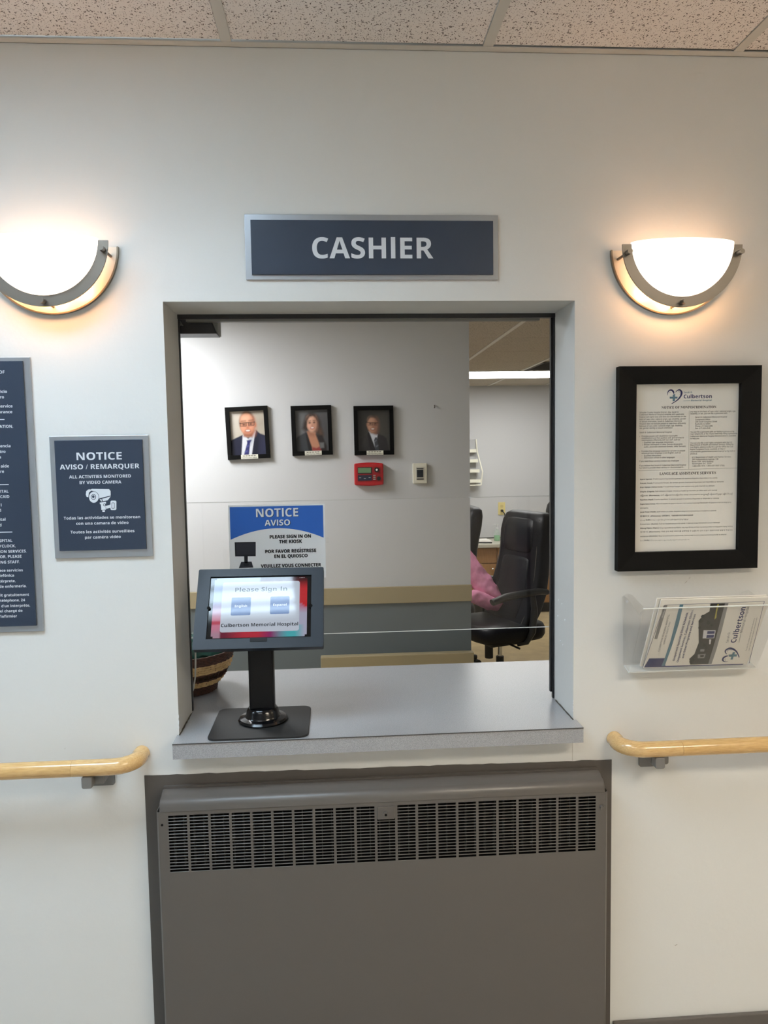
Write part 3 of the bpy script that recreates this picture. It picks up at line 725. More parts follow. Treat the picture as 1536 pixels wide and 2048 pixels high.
# ================================================================== BROCHURE HOLDER AND BROCHURES
TI, BC, BW, BH = -.47, Vector((.9025, -.078, 1.1715)), .270, .2159
ex = Vector((1, 0, 0)); ey = Vector((0, math.sin(TI), math.cos(TI))); en = ex.cross(ey)   # en faces the corridor and slightly down
def BP(c, u, v, d, rot=0):
    uu = u*math.cos(rot)-v*math.sin(rot); vv = u*math.sin(rot)+v*math.cos(rot)
    return c+ex*uu+ey*vv+en*d
t = thing('brochure_holder', 'clear acrylic wall rack holding brochures below the framed notice', 'brochure rack', (.9, 0, 1.06))
HX0, HX1 = .730, 1.062
a = MB(); a.prism([(HX0, 1.075), (HX1, 1.075), (HX1+.004, 1.20), (HX1+.006, 1.248), (HX1-.006, 1.256), (HX1-.02, 1.252), (HX1-.05, 1.22), (HX0+.05, 1.22), (HX0+.02, 1.252), (HX0+.006, 1.256), (HX0-.006, 1.248), (HX0-.004, 1.2)], -.004, -.0012, 'y')
a.build('back_plate', ACRYLH, t, smooth=30)
a = MB()
b0 = BC+en*.012-ey*.112; 
def hp(x, v, d): return Vector((x, 0, 0))+Vector((0, (BC+ey*v+en*d).y, (BC+ey*v+en*d).z))
vs = []
for d in (.0125, .0150):
    vs += [hp(HX0+.002, -.117, d), hp(HX1-.002, -.117, d), hp(HX1+.004, .088, d), hp(HX0-.004, .088, d)]
a.add(vs, [(0, 1, 2, 3), (7, 6, 5, 4), (0, 4, 5, 1), (1, 5, 6, 2), (3, 7, 4, 0)], 0)
a.add([hp(HX0-.004, .0885, .0122), hp(HX1+.004, .0885, .0122), hp(HX1+.004, .0885, .0153), hp(HX0-.004, .0885, .0153), hp(HX0-.004, .0865, .0122), hp(HX1+.004, .0865, .0122), hp(HX1+.004, .0865, .0153), hp(HX0-.004, .0865, .0153)],
      [(0, 1, 2, 3), (4, 7, 6, 5), (3, 2, 6, 7), (0, 4, 5, 1)], 1)
a.build('front_panel', [ACRYLH, EDGE], t)
a = MB()
fz = hp(0, -.117, .0137)
a.add([(HX0, -.003, 1.068), (HX1, -.003, 1.068), (HX1, fz.y, fz.z-.001), (HX0, fz.y, fz.z-.001), (HX0, -.003, 1.071), (HX1, -.003, 1.071), (HX1, fz.y, fz.z+.002), (HX0, fz.y, fz.z+.002)],
      [(3, 2, 1, 0), (4, 5, 6, 7), (0, 1, 5, 4), (2, 3, 7, 6), (0, 4, 7, 3), (1, 2, 6, 5)], 0)
a.build('bottom_tray', EDGE, t); t.children[-1]['label'] = 'bright acrylic bottom edge'
for x, s_ in ((HX0-.001, 0), (HX1+.001, 1)):
    a = MB(); f_ = hp(0, .088, .0137)
    a.prism([(-.002, 1.071), (fz.y, fz.z), (f_.y, f_.z), (f_.y*.75, 1.222), (-.03, 1.246), (-.002, 1.25)], x-.0012, x+.0012, 'x'); a.build('side_panel', ACRYLH, t)
a = MB()
for x in (HX0+.006, HX1-.018):
    a = MB(); a.tube([(x, -.0042, 1.236), (x, -.0055, 1.236)], .0036, 12); a.build('screw', WHITETXT, t)
def brochure(du, dv, dd, label, printed):
    t = thing('brochure', label, 'brochure', BC+Vector((du, 0, -.11)), 'hospital brochures in the acrylic rack')
    c_ = BC+ex*du+ey*dv
    a = MB(); vs = [BP(c_, sx*BW/2, sy*BH/2, d) for d in (dd-.003, dd) for sx, sy in ((-1, -1), (1, -1), (1, 1), (-1, 1))]
    a.add(vs, [(3, 2, 1, 0), (4, 5, 6, 7), (0, 1, 5, 4), (1, 2, 6, 5), (2, 3, 7, 6), (3, 0, 4, 7)]); a.build('pages', PAPER, t)
    if not printed: return t
    a = MB()
    # local: u along the long side (right), v up. cover reads upward (rotated a quarter turn anticlockwise): page x = v, page y = -u
    def F(lay): return lambda u, v: BP(c_, u, v, dd+.0002+.0001*lay)
    # zoom of the photo (crop 1290,1190 at 6.244x) turned into sheet coordinates through the four corners
    cor = [(160, 62), (1540, 30), (1215, 830), (10, 878)]
    def Q(zx, zy):
        u, v = .5, .5
        for _ in range(25):   # invert the bilinear map
            x = (1-u)*(1-v)*cor[0][0]+u*(1-v)*cor[1][0]+u*v*cor[2][0]+(1-u)*v*cor[3][0]; y = (1-u)*(1-v)*cor[0][1]+u*(1-v)*cor[1][1]+u*v*cor[2][1]+(1-u)*v*cor[3][1]
            xu = (1-v)*(cor[1][0]-cor[0][0])+v*(cor[2][0]-cor[3][0]); xv = (1-u)*(cor[3][0]-cor[0][0])+u*(cor[2][0]-cor[1][0])
            yu = (1-v)*(cor[1][1]-cor[0][1])+v*(cor[2][1]-cor[3][1]); yv = (1-u)*(cor[3][1]-cor[0][1])+u*(cor[2][1]-cor[1][1])
            det = xu*yv-xv*yu; u += ((zx-x)*yv-(zy-y)*xv)/det; v += ((zy-y)*xu-(zx-x)*yu)/det
        return ((u-.5)*BW, (.5-v)*BH)
    def poly(pts, lay, mi): flat(a, [Q(*p) for p in pts], 0, mi, F(lay))
    poly([(15, 868), (70, 755), (250, 752), (262, 835), (262, 850), (1180, 822), (1165, 832), (300, 862)], 1, 0)
    poly([(395, 112), (440, 110), (400, 330), (330, 600), (255, 850), (215, 852), (255, 740), (310, 540)], 2, 1)
    poly([(195, 122), (243, 115), (150, 515), (115, 515)], 1, 2)
    poly([(778, 102), (1003, 98), (985, 170), (930, 400), (860, 650), (800, 825), (550, 832), (540, 760), (600, 700), (650, 560), (645, 420), (640, 300), (690, 235), (770, 190)], 2, 3)
    poly([(960, 98), (1003, 98), (985, 170), (930, 400), (860, 650), (800, 825), (760, 826), (840, 560), (900, 330)], 3, 2)
    poly([(705, 410), (852, 412), (835, 505), (695, 508)], 4, 4); poly([(752, 420), (842, 420), (838, 452), (748, 455)], 5, 0); poly([(745, 465), (835, 463), (828, 500), (738, 503)], 5, 0)
    poly([(640, 705), (735, 695), (715, 750), (638, 752)], 4, 2); poly([(668, 712), (712, 710), (708, 735), (668, 738)], 5, 3)
    poly([(670, 640), (720, 640), (715, 668), (668, 668)], 4, 2); poly([(775, 520), (800, 520), (790, 578), (775, 578)], 4, 4)
    for zx, zy, r_ in ((668, 300, 26), (690, 250, 22), (655, 380, 18), (580, 770, 26), (600, 730, 18), (760, 320, 24), (800, 350, 18), (720, 590, 20), (745, 620, 16), (560, 800, 20)):
        poly([(zx+r_*math.cos(k*.9+zx)*(1+.3*math.sin(3*k)), zy+r_*math.sin(k*.9+zx)) for k in range(7)], 3, 5)
    poly([(862, 110), (885, 108), (862, 200), (858, 260), (838, 285), (835, 270), (845, 210)], 4, 6)
    for (p0, p1) in (((0, 875), (205, 120)), ((1240, 815), (1455, 80)), ((205, 118), (1455, 78))):
        q0, q1 = Vector(Q(*p0)), Vector(Q(*p1)); d_ = (q1-q0).normalized()*.0005; n_ = Vector((-d_.y, d_.x))
        flat(a, [tuple(q0-n_), tuple(q1-n_), tuple(q1+n_), tuple(q0+n_)], 0, 0, F(1))
    def vt(s_, style, z0, z1, capz, mi):
        "line of text running from photo point z0 (start) to z1 (end)"
        q0, q1 = Vector(Q(*z0)), Vector(Q(*z1)); d_ = (q1-q0); L_ = d_.length; d_.normalize(); n_ = Vector((-d_.y, d_.x))
        text(a, s_, style, 0, L_, 0, capz, 0, mi, res=2, place=lambda u, w_: F(3)(*(q0+d_*u+n_*w_)))
    vt('CULBERTSON MEMORIAL HOSPITAL', 'sans', (175, 668), (272, 225), .0040, 7); vt('SERVICES DIRECTORY', 'sans', (232, 580), (290, 308), .0040, 7); vt('Winter/Spring', 'bold', (188, 262), (222, 150), .0028, 4)
    vt('Outpatient Specialty Clinic Schedule,', 'bold', (355, 785), (495, 200), .0050, 0); vt('Outpatient Services, Culbertson Clinics,', 'bold', (400, 803), (558, 172), .0050, 0); vt('and Other Programs and Services', 'bold', (460, 752), (590, 222), .0050, 0)
    vt('Culbertson', 'bold', (1063, 560), (1190, 142), .0135, 0); vt('Sarah D.', 'sans', (990, 560), (1018, 432), .0058, 7); vt('Memorial Hospital', 'sans', (1160, 440), (1250, 140), .0062, 7)
    vt('To see the online version of this directory,', 'sans', (1215, 660), (1330, 268), .0028, 7); vt('visit our web site at www.cmhospital.com', 'sans', (1248, 658), (1360, 262), .0028, 7)
    q0, q1 = Vector(Q(1132, 560)), Vector(Q(1158, 450)); flat(a, [tuple(q0), tuple(q0+Vector((.0007, 0))), tuple(q1+Vector((.0007, 0))), tuple(q1)], 0, 7, F(2))
    A0, A1, A2 = Vector(Q(905, 800)), Vector(Q(940, 580)), Vector(Q(1125, 730))
    o_ = Vector(Q(1120, 800)); vx = Vector((0, .078)); vy = Vector((-.052, 0)); o_ = Vector(Q(1110, 795))
    heart_mark(a, lambda u, v: F(3)(*(o_+vx*.62*u+vy*v*.85)), 0, 1)
    a.build('cover_print', [ink(52, 58, 104), ink(92, 128, 146), ink(142, 142, 142), ink(62, 62, 58), ink(216, 218, 224), ink(44, 46, 42), ink(176, 168, 84), ink(96, 98, 108)], t)
    return t
brochure(-.008, .001, .0035, 'plain white pages of the brochure at the back of the acrylic rack', False)
brochure(0, 0, .0085, 'front hospital directory brochure turned sideways with heart logo and building photo', True)

# ================================================================== KIOSK
t = thing('sign_in_kiosk', 'black tablet kiosk on a post with sign-in screen, standing on the counter', 'kiosk', (-.197, .06, ZC))
a = MB(); a.prism([(p[0], p[1]) for p in rrect(-.323, -.077, -.052, .172, .022, 6)], ZC, ZC+.005, 'z'); a.build('base_plate', BLKMATTE, t, bevel=.001)
PXc, PYc = -.198, .072
a = MB(); a.lathe([(.062, .0052), (.064, .009), (.060, .014), (.046, .017), (.043, .022), (.041, .034), (.036, .040), (.020, .041)], (PXc, PYc, ZC), 40); a.build('swivel_collar', BLKG, t, smooth=35)
a = MB(); a.box(PXc-.032, PXc+.032, PYc-.016, PYc+.016, ZC+.03, 1.215); a.box(PXc-.028, PXc+.028, PYc-.019, PYc-.0155, ZC+.041, 1.14); a.build('post', POSTB, t, bevel=.003)
kti, kyw = .5566, -.02708
KC = Vector((-.1938, .03, 1.2416))
kx = Vector((math.cos(kyw), math.sin(kyw), 0)); kn_ = Vector((-math.sin(kyw), math.cos(kyw), 0))
ky = Vector((0, 0, 1))*math.cos(kti)+kn_*math.sin(kti); kn = kx.cross(ky)
KM = Matrix.Identity(4)
for i in range(3): KM[i][0], KM[i][1], KM[i][2], KM[i][3] = kx[i], ky[i], kn[i], KC[i]
KW, KH = .3193, .2122
WX, WZ0, WZ1 = .1285, -.0800, .0850
a = MB(); a.T = KM
out = rrect(-KW/2, KW/2, -KH/2, KH/2, .004, 4)
n = len(out)
inn = []
for px_, pz_ in out:   # matching inner loop on the window rectangle
    inn.append((max(-WX, min(WX, px_*WX/(KW/2-.004))), max(WZ0, min(WZ1, pz_*(.0825/(KH/2-.004))+.0025))))
vs = [(p[0], p[1], 0) for p in out]+[(p[0], p[1], 0) for p in inn]+[(p[0], p[1], -.006) for p in inn]+[(p[0], p[1], -.022) for p in out]
fs = []
for k in range(n):
    m_ = (k+1) % n
    fs += [(k, m_, n+m_, n+k), (n+k, n+m_, 2*n+m_, 2*n+k), (m_, k, 3*n+k, 3*n+m_)]
fs += [[3*n+k for k in range(n)][::-1]]
a.add(vs, fs); enc = a.build('enclosure', BLK, t)
for x in (-WX+.001, WX-.001):
    a = MB(); a.T = KM; a.tube([(x, .001, -.001), (x, .001, .0004)], .0045, 14); a.build('finger_notch', VOID, enc)
a = MB(); a.T = KM; a.prism(rrect(-.0205, .0215, -.0895, -.0795, .0015), -.001, .0012, 'z'); a.build('lock_tab', BLKG, enc)
a = MB(); a.T = KM; a.box(-.05, .05, -.045, .035, -.03, -.0225); a.build('rear_mount', BLKG, t)
def scr(name, col, s_, base=.0):
    m = mat(name, (base, base, base), .5, spec=.0, emit=col, es=s_); b = m.node_tree.nodes['Principled BSDF']
    b.inputs['Specular IOR Level'].default_value = .5; b.inputs['Roughness'].default_value = .06
    return m
a = MB(); a.T = KM; a.box(-WX, WX, WZ0, WZ1, -.0062, -.0050); tab = a.build('tablet', mat('tablet_bezel', (.004, .004, .005), .06), t)
# wallpaper: swirls of colour, drawn as a fine grid with one colour per corner
NX, NZ = 48, 34
sx0, sx1, sz0, sz1 = -.1180, .1180, -.0768, .0825
me = bpy.data.meshes.new('screen'); vs = []; cols = []
def lerp(p, q, u): u = max(0, min(1, u)); return tuple(p[i]+(q[i]-p[i])*u for i in range(3))
def wall(u, v):
    lav, red, dred, pink_, mag, teal, pale = h(170, 190, 232), h(214, 44, 52), h(70, 14, 22), h(226, 140, 168), h(150, 36, 110), h(80, 190, 200), h(190, 190, 214)
    if u < .5:
        c_ = lerp(lav, pink_, (.62-v)/.3)
        if v < .30-.1*u: c_ = lerp(pink_, h(190, 150, 170), (.16-v)/.1) if u < .13 else c_
        if v < .16+.0*u and u > .10: c_ = lerp(h(120, 30, 60), h(204, 44, 66), (u-.15)/.2)
        if v < .27 and v > .22-.1*u and u < .12: c_ = h(210, 70, 96)
    else:
        c_ = lerp(red, dred, (v-.80)/.15)
        e = .50+.0*u
        if v < .52-(u-.95)*.8: c_ = lerp(pale, h(200, 120, 150), (v-.38)/.12)
        if v < .2: c_ = lerp(mag, teal, (u-.62)/.18); c_ = lerp(c_, pale, (u-.88)/.1)
        if v < .2 and u < .62: c_ = lerp(h(200, 44, 70), mag, (u-.5)/.12)
    return c_
for j in range(NZ+1):
    for i in range(NX+1):
        u, v = i/NX, j/NZ; vs.append(KM @ Vector((sx0+(sx1-sx0)*u, sz0+(sz1-sz0)*v, -.0047))-ROOT[t.name]); cols.append(wall(u, v))
cut = lambda i, j: (i in (0, NX-1)) and (j in (0, NZ-1))
me.from_pydata(vs, [], [(j*(NX+1)+i, j*(NX+1)+i+1, (j+1)*(NX+1)+i+1, (j+1)*(NX+1)+i) for j in range(NZ) for i in range(NX) if not cut(i, j)])
ca = me.color_attributes.new('Col', 'FLOAT_COLOR', 'POINT')
for i, c_ in enumerate(cols): ca.data[i].color = (*c_, 1)
sm = scr('screen_wallpaper', (1, 1, 1), .6); nt = sm.node_tree; at_ = nt.nodes.new('ShaderNodeVertexColor'); at_.layer_name = 'Col'
nt.links.new(at_.outputs[0], nt.nodes['Principled BSDF'].inputs['Emission Color']); me.materials.append(sm)
so_ = bpy.data.objects.new('screen', me); COL.objects.link(so_); so_.parent = tab; ROOT[so_.name] = ROOT[t.name]
KF = lambda lay: (lambda u, v: KM @ Vector((u, v, -.0046+.00006*lay)))
a = MB()
flat(a, rrect(-.0968, .0988, -.0622, .0708, .006), 0, 0, KF(1))
flat(a, rrect(-.0722, -.0234, -.0188, .0290, .003), 0, 1, KF(2)); flat(a, rrect(.0254, .0735, -.0173, .0293, .003), 0, 1, KF(2))
text(a, 'Please Sign', 'boldplus', -.0648, .0405, .0500, .0108, 0, 2, 4, KF(3)); text(a, 'In', 'boldplus', .0505, .0670, .0500, .0108, 0, 2, 4, KF(3))
text(a, 'Culbertson Memorial Hospital', 'bold', -.0945, .0965, -.0442, .0085, 0, 2, 4, KF(3))
text(a, 'English', 'bold', -.0632, -.0325, .0060, .0060, 0, 3, 3, KF(4)); text(a, 'Espanol', 'bold', .0330, .0668, .0070, .0060, 0, 3, 3, KF(4))
text(a, '9:41', 'bold', .106, .115, .0790, .0022, 0, 3, 2, KF(1)) if False else None
for k in range(4): flat(a, ell(.099+.0035*k, .0792, .0009, .0007, 8), 0, 3, KF(1))
a.build('sign_in_page', [scr('page_white', (.78, .86, 1), .52), scr('button_blue', h(30, 78, 156), .7), scr('page_text', h(8, 12, 24), .3), scr('button_text', (.8, .86, .95), .8)], so_)

# charging cable
a = MB()
P0 = KM @ Vector((-.142, -.03, -.0235))
a.tube([P0, P0+Vector((-.015, .05, -.02)), at(391, 1300, .15), at(391, 1330, .17), at(390.5, 1355, .185), at(387, 1378, .195), Vector((-.418, .205, ZC+.0032)), Vector((-.52, .208, ZC+.0032))], .0022, 8)
tag(a.build('charging_cable', mat('cable_white', h(196, 196, 190), .5), smooth=60), 'thin white cable hanging from the kiosk beside the left jamb', 'cable')

# ================================================================== BASKET
BX, BY = -.447, .375
t = thing('woven_basket', 'brown and straw woven basket on the counter behind the left jamb', 'basket', (BX, BY, ZC))
STRAW = noisecol(mat('straw', (.6, .45, .25), .7), 90, h(190, 156, 104), h(216, 184, 132))
DKW = noisecol(mat('dark_wicker', (.1, .04, .02), .6), 90, h(52, 30, 22), h(84, 50, 36))
def bprof(zz):
    ks = [(0, .082), (.022, .085), (.026, .092), (.05, .112), (.075, .124), (.095, .130), (.118, .132)]
    for (z0, r0), (z1, r1) in zip(ks, ks[1:]):
        if zz <= z1: return r0+(r1-r0)*(zz-z0)/(z1-z0)
    return ks[-1][1]
def weave(mb, zz, rr, ph, mi, n_=28, amp=.0022):
    N = n_*4
    pts = [Vector((BX+(bprof(zz)+amp*math.sin(n_*2*math.pi*k/N+ph))*math.cos(2*math.pi*k/N), BY+(bprof(zz)+amp*math.sin(n_*2*math.pi*k/N+ph))*math.sin(2*math.pi*k/N), ZC+zz)) for k in range(N+1)]
    mb.tube(pts, rr, 6, mi, cap=False)
a = MB()
for i in range(6): weave(a, .003+i*.0045, .0028, i*math.pi, 0, 40, .001)
a.build('base_ring', DKW, t, smooth=60)
a = MB(); k = 0
for z_ in (.030, .036, .042): weave(a, z_, .0033, k*math.pi, 1); k += 1
for z_ in (.073, .080, .087, .094): weave(a, z_, .0036, k*math.pi, 1); k += 1
weave(a, .048, .0026, 0, 0); weave(a, .067, .0026, 0, 0)
N = 44
for i in range(N):
    a_ = 2*math.pi*i/N
    a.tube([Vector((BX+(bprof(z_)-.0005)*math.cos(a_+(.035 if i % 2 else -.035)*(1 if .045 < z_ < .07 else 0)*((z_-.058)/.01)), BY+(bprof(z_)-.0005)*math.sin(a_), ZC+z_)) for z_ in (.020, .034, .048, .058, .068, .082, .098)], .0022, 5, 0)
a.build('woven_body', [DKW, STRAW], t, smooth=60)
a = MB()
for i in range(6): weave(a, .099+i*.0042, .0034, i*math.pi, 0, 40, .0015)
a.build('rim', DKW, t, smooth=60)
a = MB(); a.lathe([(.08, .004), (.086, .02), (.105, .05), (.118, .075), (.126, .11)], (BX, BY, ZC), 32, cap=False); a.lathe([(.0795, .004), (.02, .0041)], (BX, BY, ZC), 32); a.build('lining', mat('basket_inside', h(70, 54, 36), .9), t)
TEAL = mat('teal_plastic', h(46, 92, 84), .25, spec=.5)
a = MB(); R_ = []
for i, (r_, z_) in enumerate([(.07, .085), (.10, .10), (.108, .118), (.095, .135), (.06, .15), (.02, .156)]):
    R_.append([Vector((BX+(r_+.010*math.sin(5*a_+i)+.005*math.sin(11*a_+2*i))*math.cos(a_), BY+(r_+.008*math.sin(4*a_+i*2))*math.sin(a_), ZC+z_+.006*math.sin(7*a_+i))) for a_ in [2*math.pi*q/40 for q in range(40)]])
a.loft(R_); tag(a.build('plastic_bag', TEAL, smooth=40), 'crumpled teal green plastic bag lying in the woven basket', 'bag')

# ================================================================== ACRYLIC SHIELD AND POSTER
t = thing('acrylic_shield', 'clear acrylic shield standing across the counter behind the window frame', 'shield', (.1, .3, ZC))
SH0, SH1, SHZ0, SHZ1 = -.78, .95, 1.104, 1.491
a = MB(); a.add([(SH0, .300, SHZ0), (SH1, .300, SHZ0), (SH1, .300, SHZ1), (SH0, .300, SHZ1)], [(0, 1, 2, 3)]); a.build('pane', ACRYL, t)
a = MB(); a.box(SH0, SH1, .3005, .3035, SHZ0-.0016, SHZ0); a.build('bottom_edge', EDGE, t); t.children[-1]['label'] = 'bright polished lower edge'
a = MB(); a.box(SH0, SH1, .3005, .3012, SHZ1-.0008, SHZ1+.0004); a.build('top_edge', mat('acrylic_top_edge', h(168, 168, 166), .3), t)
for x in (SH0, SH1):
    a = MB(); a.box(x-.012, x+.012, .292, .315, ZC+.006, SHZ1); a.box(x-.03, x+.03, .24, .37, ZC, ZC+.006); a.build('stand', GRID, t)
t = thing('kiosk_poster', 'blue and white NOTICE AVISO poster fixed to the acrylic shield behind the kiosk', 'poster', (-.165, .295, 1.27))
PZ1, PZ0, PX0_, PX1_ = 1.4815, 1.2685, -.3025, -.0300
a = MB(); a.box(PX0_, PX1_, .2975, .2990, PZ0, PZ1); a.build('sheet', mat('poster_white', h(226, 228, 230), .5), t)
D = .2972
def pz(zx, zy): return at(340+zx/3.792, 980+zy/3.792, D)
a = MB(); p0, p1 = pz(456, 126), pz(1160, 112)
top = PZ1-.0045; zl = pz(462, 378).z; zm = pz(812, 290).z; L_ = PX0_+.0045; R_ = PX1_-.0045
pts = [(L_, top), (L_, zl)]
for i in range(1, 30):
    u = i/30; pts.append((L_+(R_-L_)*u, zl+(zm-zl)*(1-(2*u-1)**2)))
pts += [(R_, zl), (R_, top)]
n = len(pts)
for i in range(1, n-2):   # strip from arc to the top edge
    flat(a, [pts[i], pts[i+1], (pts[i+1][0], top), (pts[i][0], top)], D, 0)
a.build('header', ink(38, 92, 176, .45), t)
a = MB(); b_ = MB()
for s_, x0, x1, zy, cap, mi in (('NOTICE', 652, 972, 171, .0238, 0), ('AVISO', 718, 910, 247, .0165, 0)):
    p, q = pz(x0, zy), pz(x1, zy); text(a, s_, 'boldplus', p.x+.0015, q.x+.0015, (p.z+q.z)/2-.0012, cap, D-.0002, 1); text(a, s_, 'boldplus', p.x, q.x, (p.z+q.z)/2, cap, D-.0004, 0)
for s_, x0, x1, zy in (('PLEASE SIGN IN ON', 757, 1068, 352), ('THE KIOSK', 828, 1000, 390), ('POR FAVOR REGÍSTRESE', 723, 1108, 462), ('EN EL QUIOSCO', 792, 1043, 500), ('VEUILLEZ VOUS CONNECTER', 690, 1145, 572)):
    p, q = pz(x0, zy), pz(x1, zy); 
    for ox_, oz_ in ((-.0005, 0), (.0005, 0), (0, .0004), (0, -.0004)): text(a, s_.replace('Í', 'I'), 'boldplus', p.x+ox_, q.x+ox_, (p.z+q.z)/2+oz_, .0092, D-.0002-.00003*(ox_ > 0)-.00006*(oz_ > 0)-.00009*(oz_ < 0), 2)
p = pz(986, 443); flat(a, [(p.x-.001, p.z), (p.x+.001, p.z), (p.x+.0025, p.z+.0025), (p.x+.0005, p.z+.0025)], D-.0002, 2)
a.build('lettering', [ink(224, 226, 228), ink(36, 44, 60), ink(28, 28, 32)], t)
a = MB()
def ppoly(pts, lay, mi): flat(a, [(pz(*p).x, pz(*p).z) for p in pts], D-.0001-.0001*lay, mi)
ppoly([(490, 396), (650, 394), (650, 502), (494, 504)], 1, 0); ppoly([(500, 404), (643, 402), (643, 490), (503, 492)], 2, 1)
ppoly([(562, 502), (590, 502), (590, 560), (564, 560)], 1, 0); ppoly([(540, 545), (618, 543), (632, 588), (522, 592)], 1, 1); ppoly(ell(578, 566, 20, 12), 2, 0)
a.build('kiosk_picture', [ink(22, 24, 30), ink(40, 42, 50)], t)
a = MB(); p = pz(1192, 372); a.box(p.x-.003, p.x+.004, .2935, .299, p.z-.010, p.z+.003)
tag(a.build('clip', ACRYLH), 'small clear plastic clip beside the NOTICE AVISO poster on the shield', 'clip')

# ================================================================== PORTRAIT WALL
PHOTO = mat('photo_print', (.5, .5, .5), .35, spec=.4)
_vc = PHOTO.node_tree.nodes.new('ShaderNodeVertexColor'); _vc.layer_name = 'Col'
PHOTO.node_tree.links.new(_vc.outputs[0], PHOTO.node_tree.nodes['Principled BSDF'].inputs['Base Color'])
def soft_mask(gu, gv, pts, soft):
    "coverage 0..1 of a polygon with an edge of the given softness"
    P = np.array(pts, float); inside = np.zeros(gu.shape, bool); dist = np.full(gu.shape, 9.)
    for k in range(len(P)):
        (x0, y0), (x1, y1) = P[k], P[(k+1) % len(P)]
        if y0 != y1:
            c_ = ((y0 > gv) != (y1 > gv)) & (gu < (x1-x0)*(gv-y0)/(y1-y0)+x0); inside ^= c_
        dx, dy = x1-x0, y1-y0; L2 = dx*dx+dy*dy or 1e-9
        tt = np.clip(((gu-x0)*dx+(gv-y0)*dy)/L2, 0, 1); dist = np.minimum(dist, np.hypot(gu-x0-tt*dx, (gv-y0-tt*dy)))
    sd = np.where(inside, dist, -dist)
    return np.clip(sd/soft*.5+.5, 0, 1)
def portrait(label, q4, scene_, caption):
    "q4: frame corners in photo pixels TL TR BR BL"
    Y0 = PY
    C4 = [at(p[0], p[1], Y0-.02) for p in q4]
    cx = sum(c_.x for c_ in C4)/4; cz = sum(c_.z for c_ in C4)/4
    wd = ((C4[1]-C4[0]).length+(C4[2]-C4[3]).length)/2; ht = ((C4[0]-C4[3]).length+(C4[1]-C4[2]).length)/2
    ro = math.atan2(C4[1].z-C4[0].z+C4[2].z-C4[3].z, 2*wd)
    t = thing('portrait_frame', label, 'framed portrait', (cx, PY, cz-ht/2), 'framed staff portraits')
    def G(y): return lambda u, v: (cx+(u*math.cos(ro)-v*math.sin(ro)), y, cz+(u*math.sin(ro)+v*math.cos(ro)))
    a = MB(); bx, bz = .0205, .0215
    for lo in ((-wd/2, wd/2, ht/2-bz, ht/2), (-wd/2, wd/2, -ht/2, -ht/2+bz), (-wd/2, -wd/2+bx, -ht/2+bz, ht/2-bz), (wd/2-bx, wd/2, -ht/2+bz, ht/2-bz)):
        vs = []
        for y in (Y0-.022, Y0-.0005):
            for u, v in ((lo[0], lo[2]), (lo[1], lo[2]), (lo[1], lo[3]), (lo[0], lo[3])): vs.append(G(y)(u, v))
        a.add(vs, [(0, 1, 2, 3), (7, 6, 5, 4), (0, 4, 5, 1), (1, 5, 6, 2), (2, 6, 7, 3), (3, 7, 4, 0)])
    a.build('frame', FRAMEB, t, bevel=.001)
    iw, ih = wd-2*bx, ht-2*bz
    NXp, NYp = 72, 90
    gu, gv = np.meshgrid(np.linspace(0, 1, NXp+1), np.linspace(0, 1, NYp+1))
    colr = np.zeros(gu.shape+(3,))
    for item in scene_:
        rgb, pts = item[0], item[1]; soft = item[2] if len(item) > 2 else .012
        al = soft_mask(gu, gv, pts, soft)[..., None]
        colr = colr*(1-al)+np.array(h(*rgb))*al
    me = bpy.data.meshes.new('photograph'); gf = G(Y0-.004); off = ROOT[t.name]
    me.from_pydata([Vector(gf((u-.5)*iw, (v-.5)*ih))-off for u, v in zip(gu.ravel(), gv.ravel())], [], [(q*(NXp+1)+k, q*(NXp+1)+k+1, (q+1)*(NXp+1)+k+1, (q+1)*(NXp+1)+k) for q in range(NYp) for k in range(NXp)])
    ca = me.color_attributes.new('Col', 'FLOAT_COLOR', 'POINT')
    ca.data.foreach_set('color', np.concatenate([colr, np.ones(gu.shape+(1,))], axis=2).ravel())
    me.materials.append(PHOTO); po = bpy.data.objects.new('photograph', me); COL.objects.link(po); po.parent = t; ROOT[po.name] = off
    a = MB(); lw, lh = .0425, .0215; lc = -ht/2+.0115
    vs = [G(y)(u, v) for y in (Y0-.0245, Y0-.0222) for u, v in ((-lw+.003, lc-lh/2), (lw+.003, lc-lh/2), (lw+.003, lc+lh/2), (-lw+.003, lc+lh/2))]
    a.add(vs, [(0, 1, 2, 3), (7, 6, 5, 4), (0, 4, 5, 1), (1, 5, 6, 2), (2, 6, 7, 3), (3, 7, 4, 0)], 0)
    text(a, caption, 'serif', -.037, .042, lc-.0045, .0048, 0, 1, 2, G(Y0-.0248))
    for k in range(5): flat(a, [(-.03+.0135*k, lc+.003), (-.03+.0135*k+.010, lc+.003), (-.03+.0135*k+.010, lc+.006), (-.03+.0135*k, lc+.006)], 0, 1, G(Y0-.0248))
    a.build('name_plate', [mat('caption_paper', h(214, 212, 198), .6), ink(70, 66, 60)], t)
full = [(-.1, -.1), (1.1, -.1), (1.1, 1.1), (-.1, 1.1)]
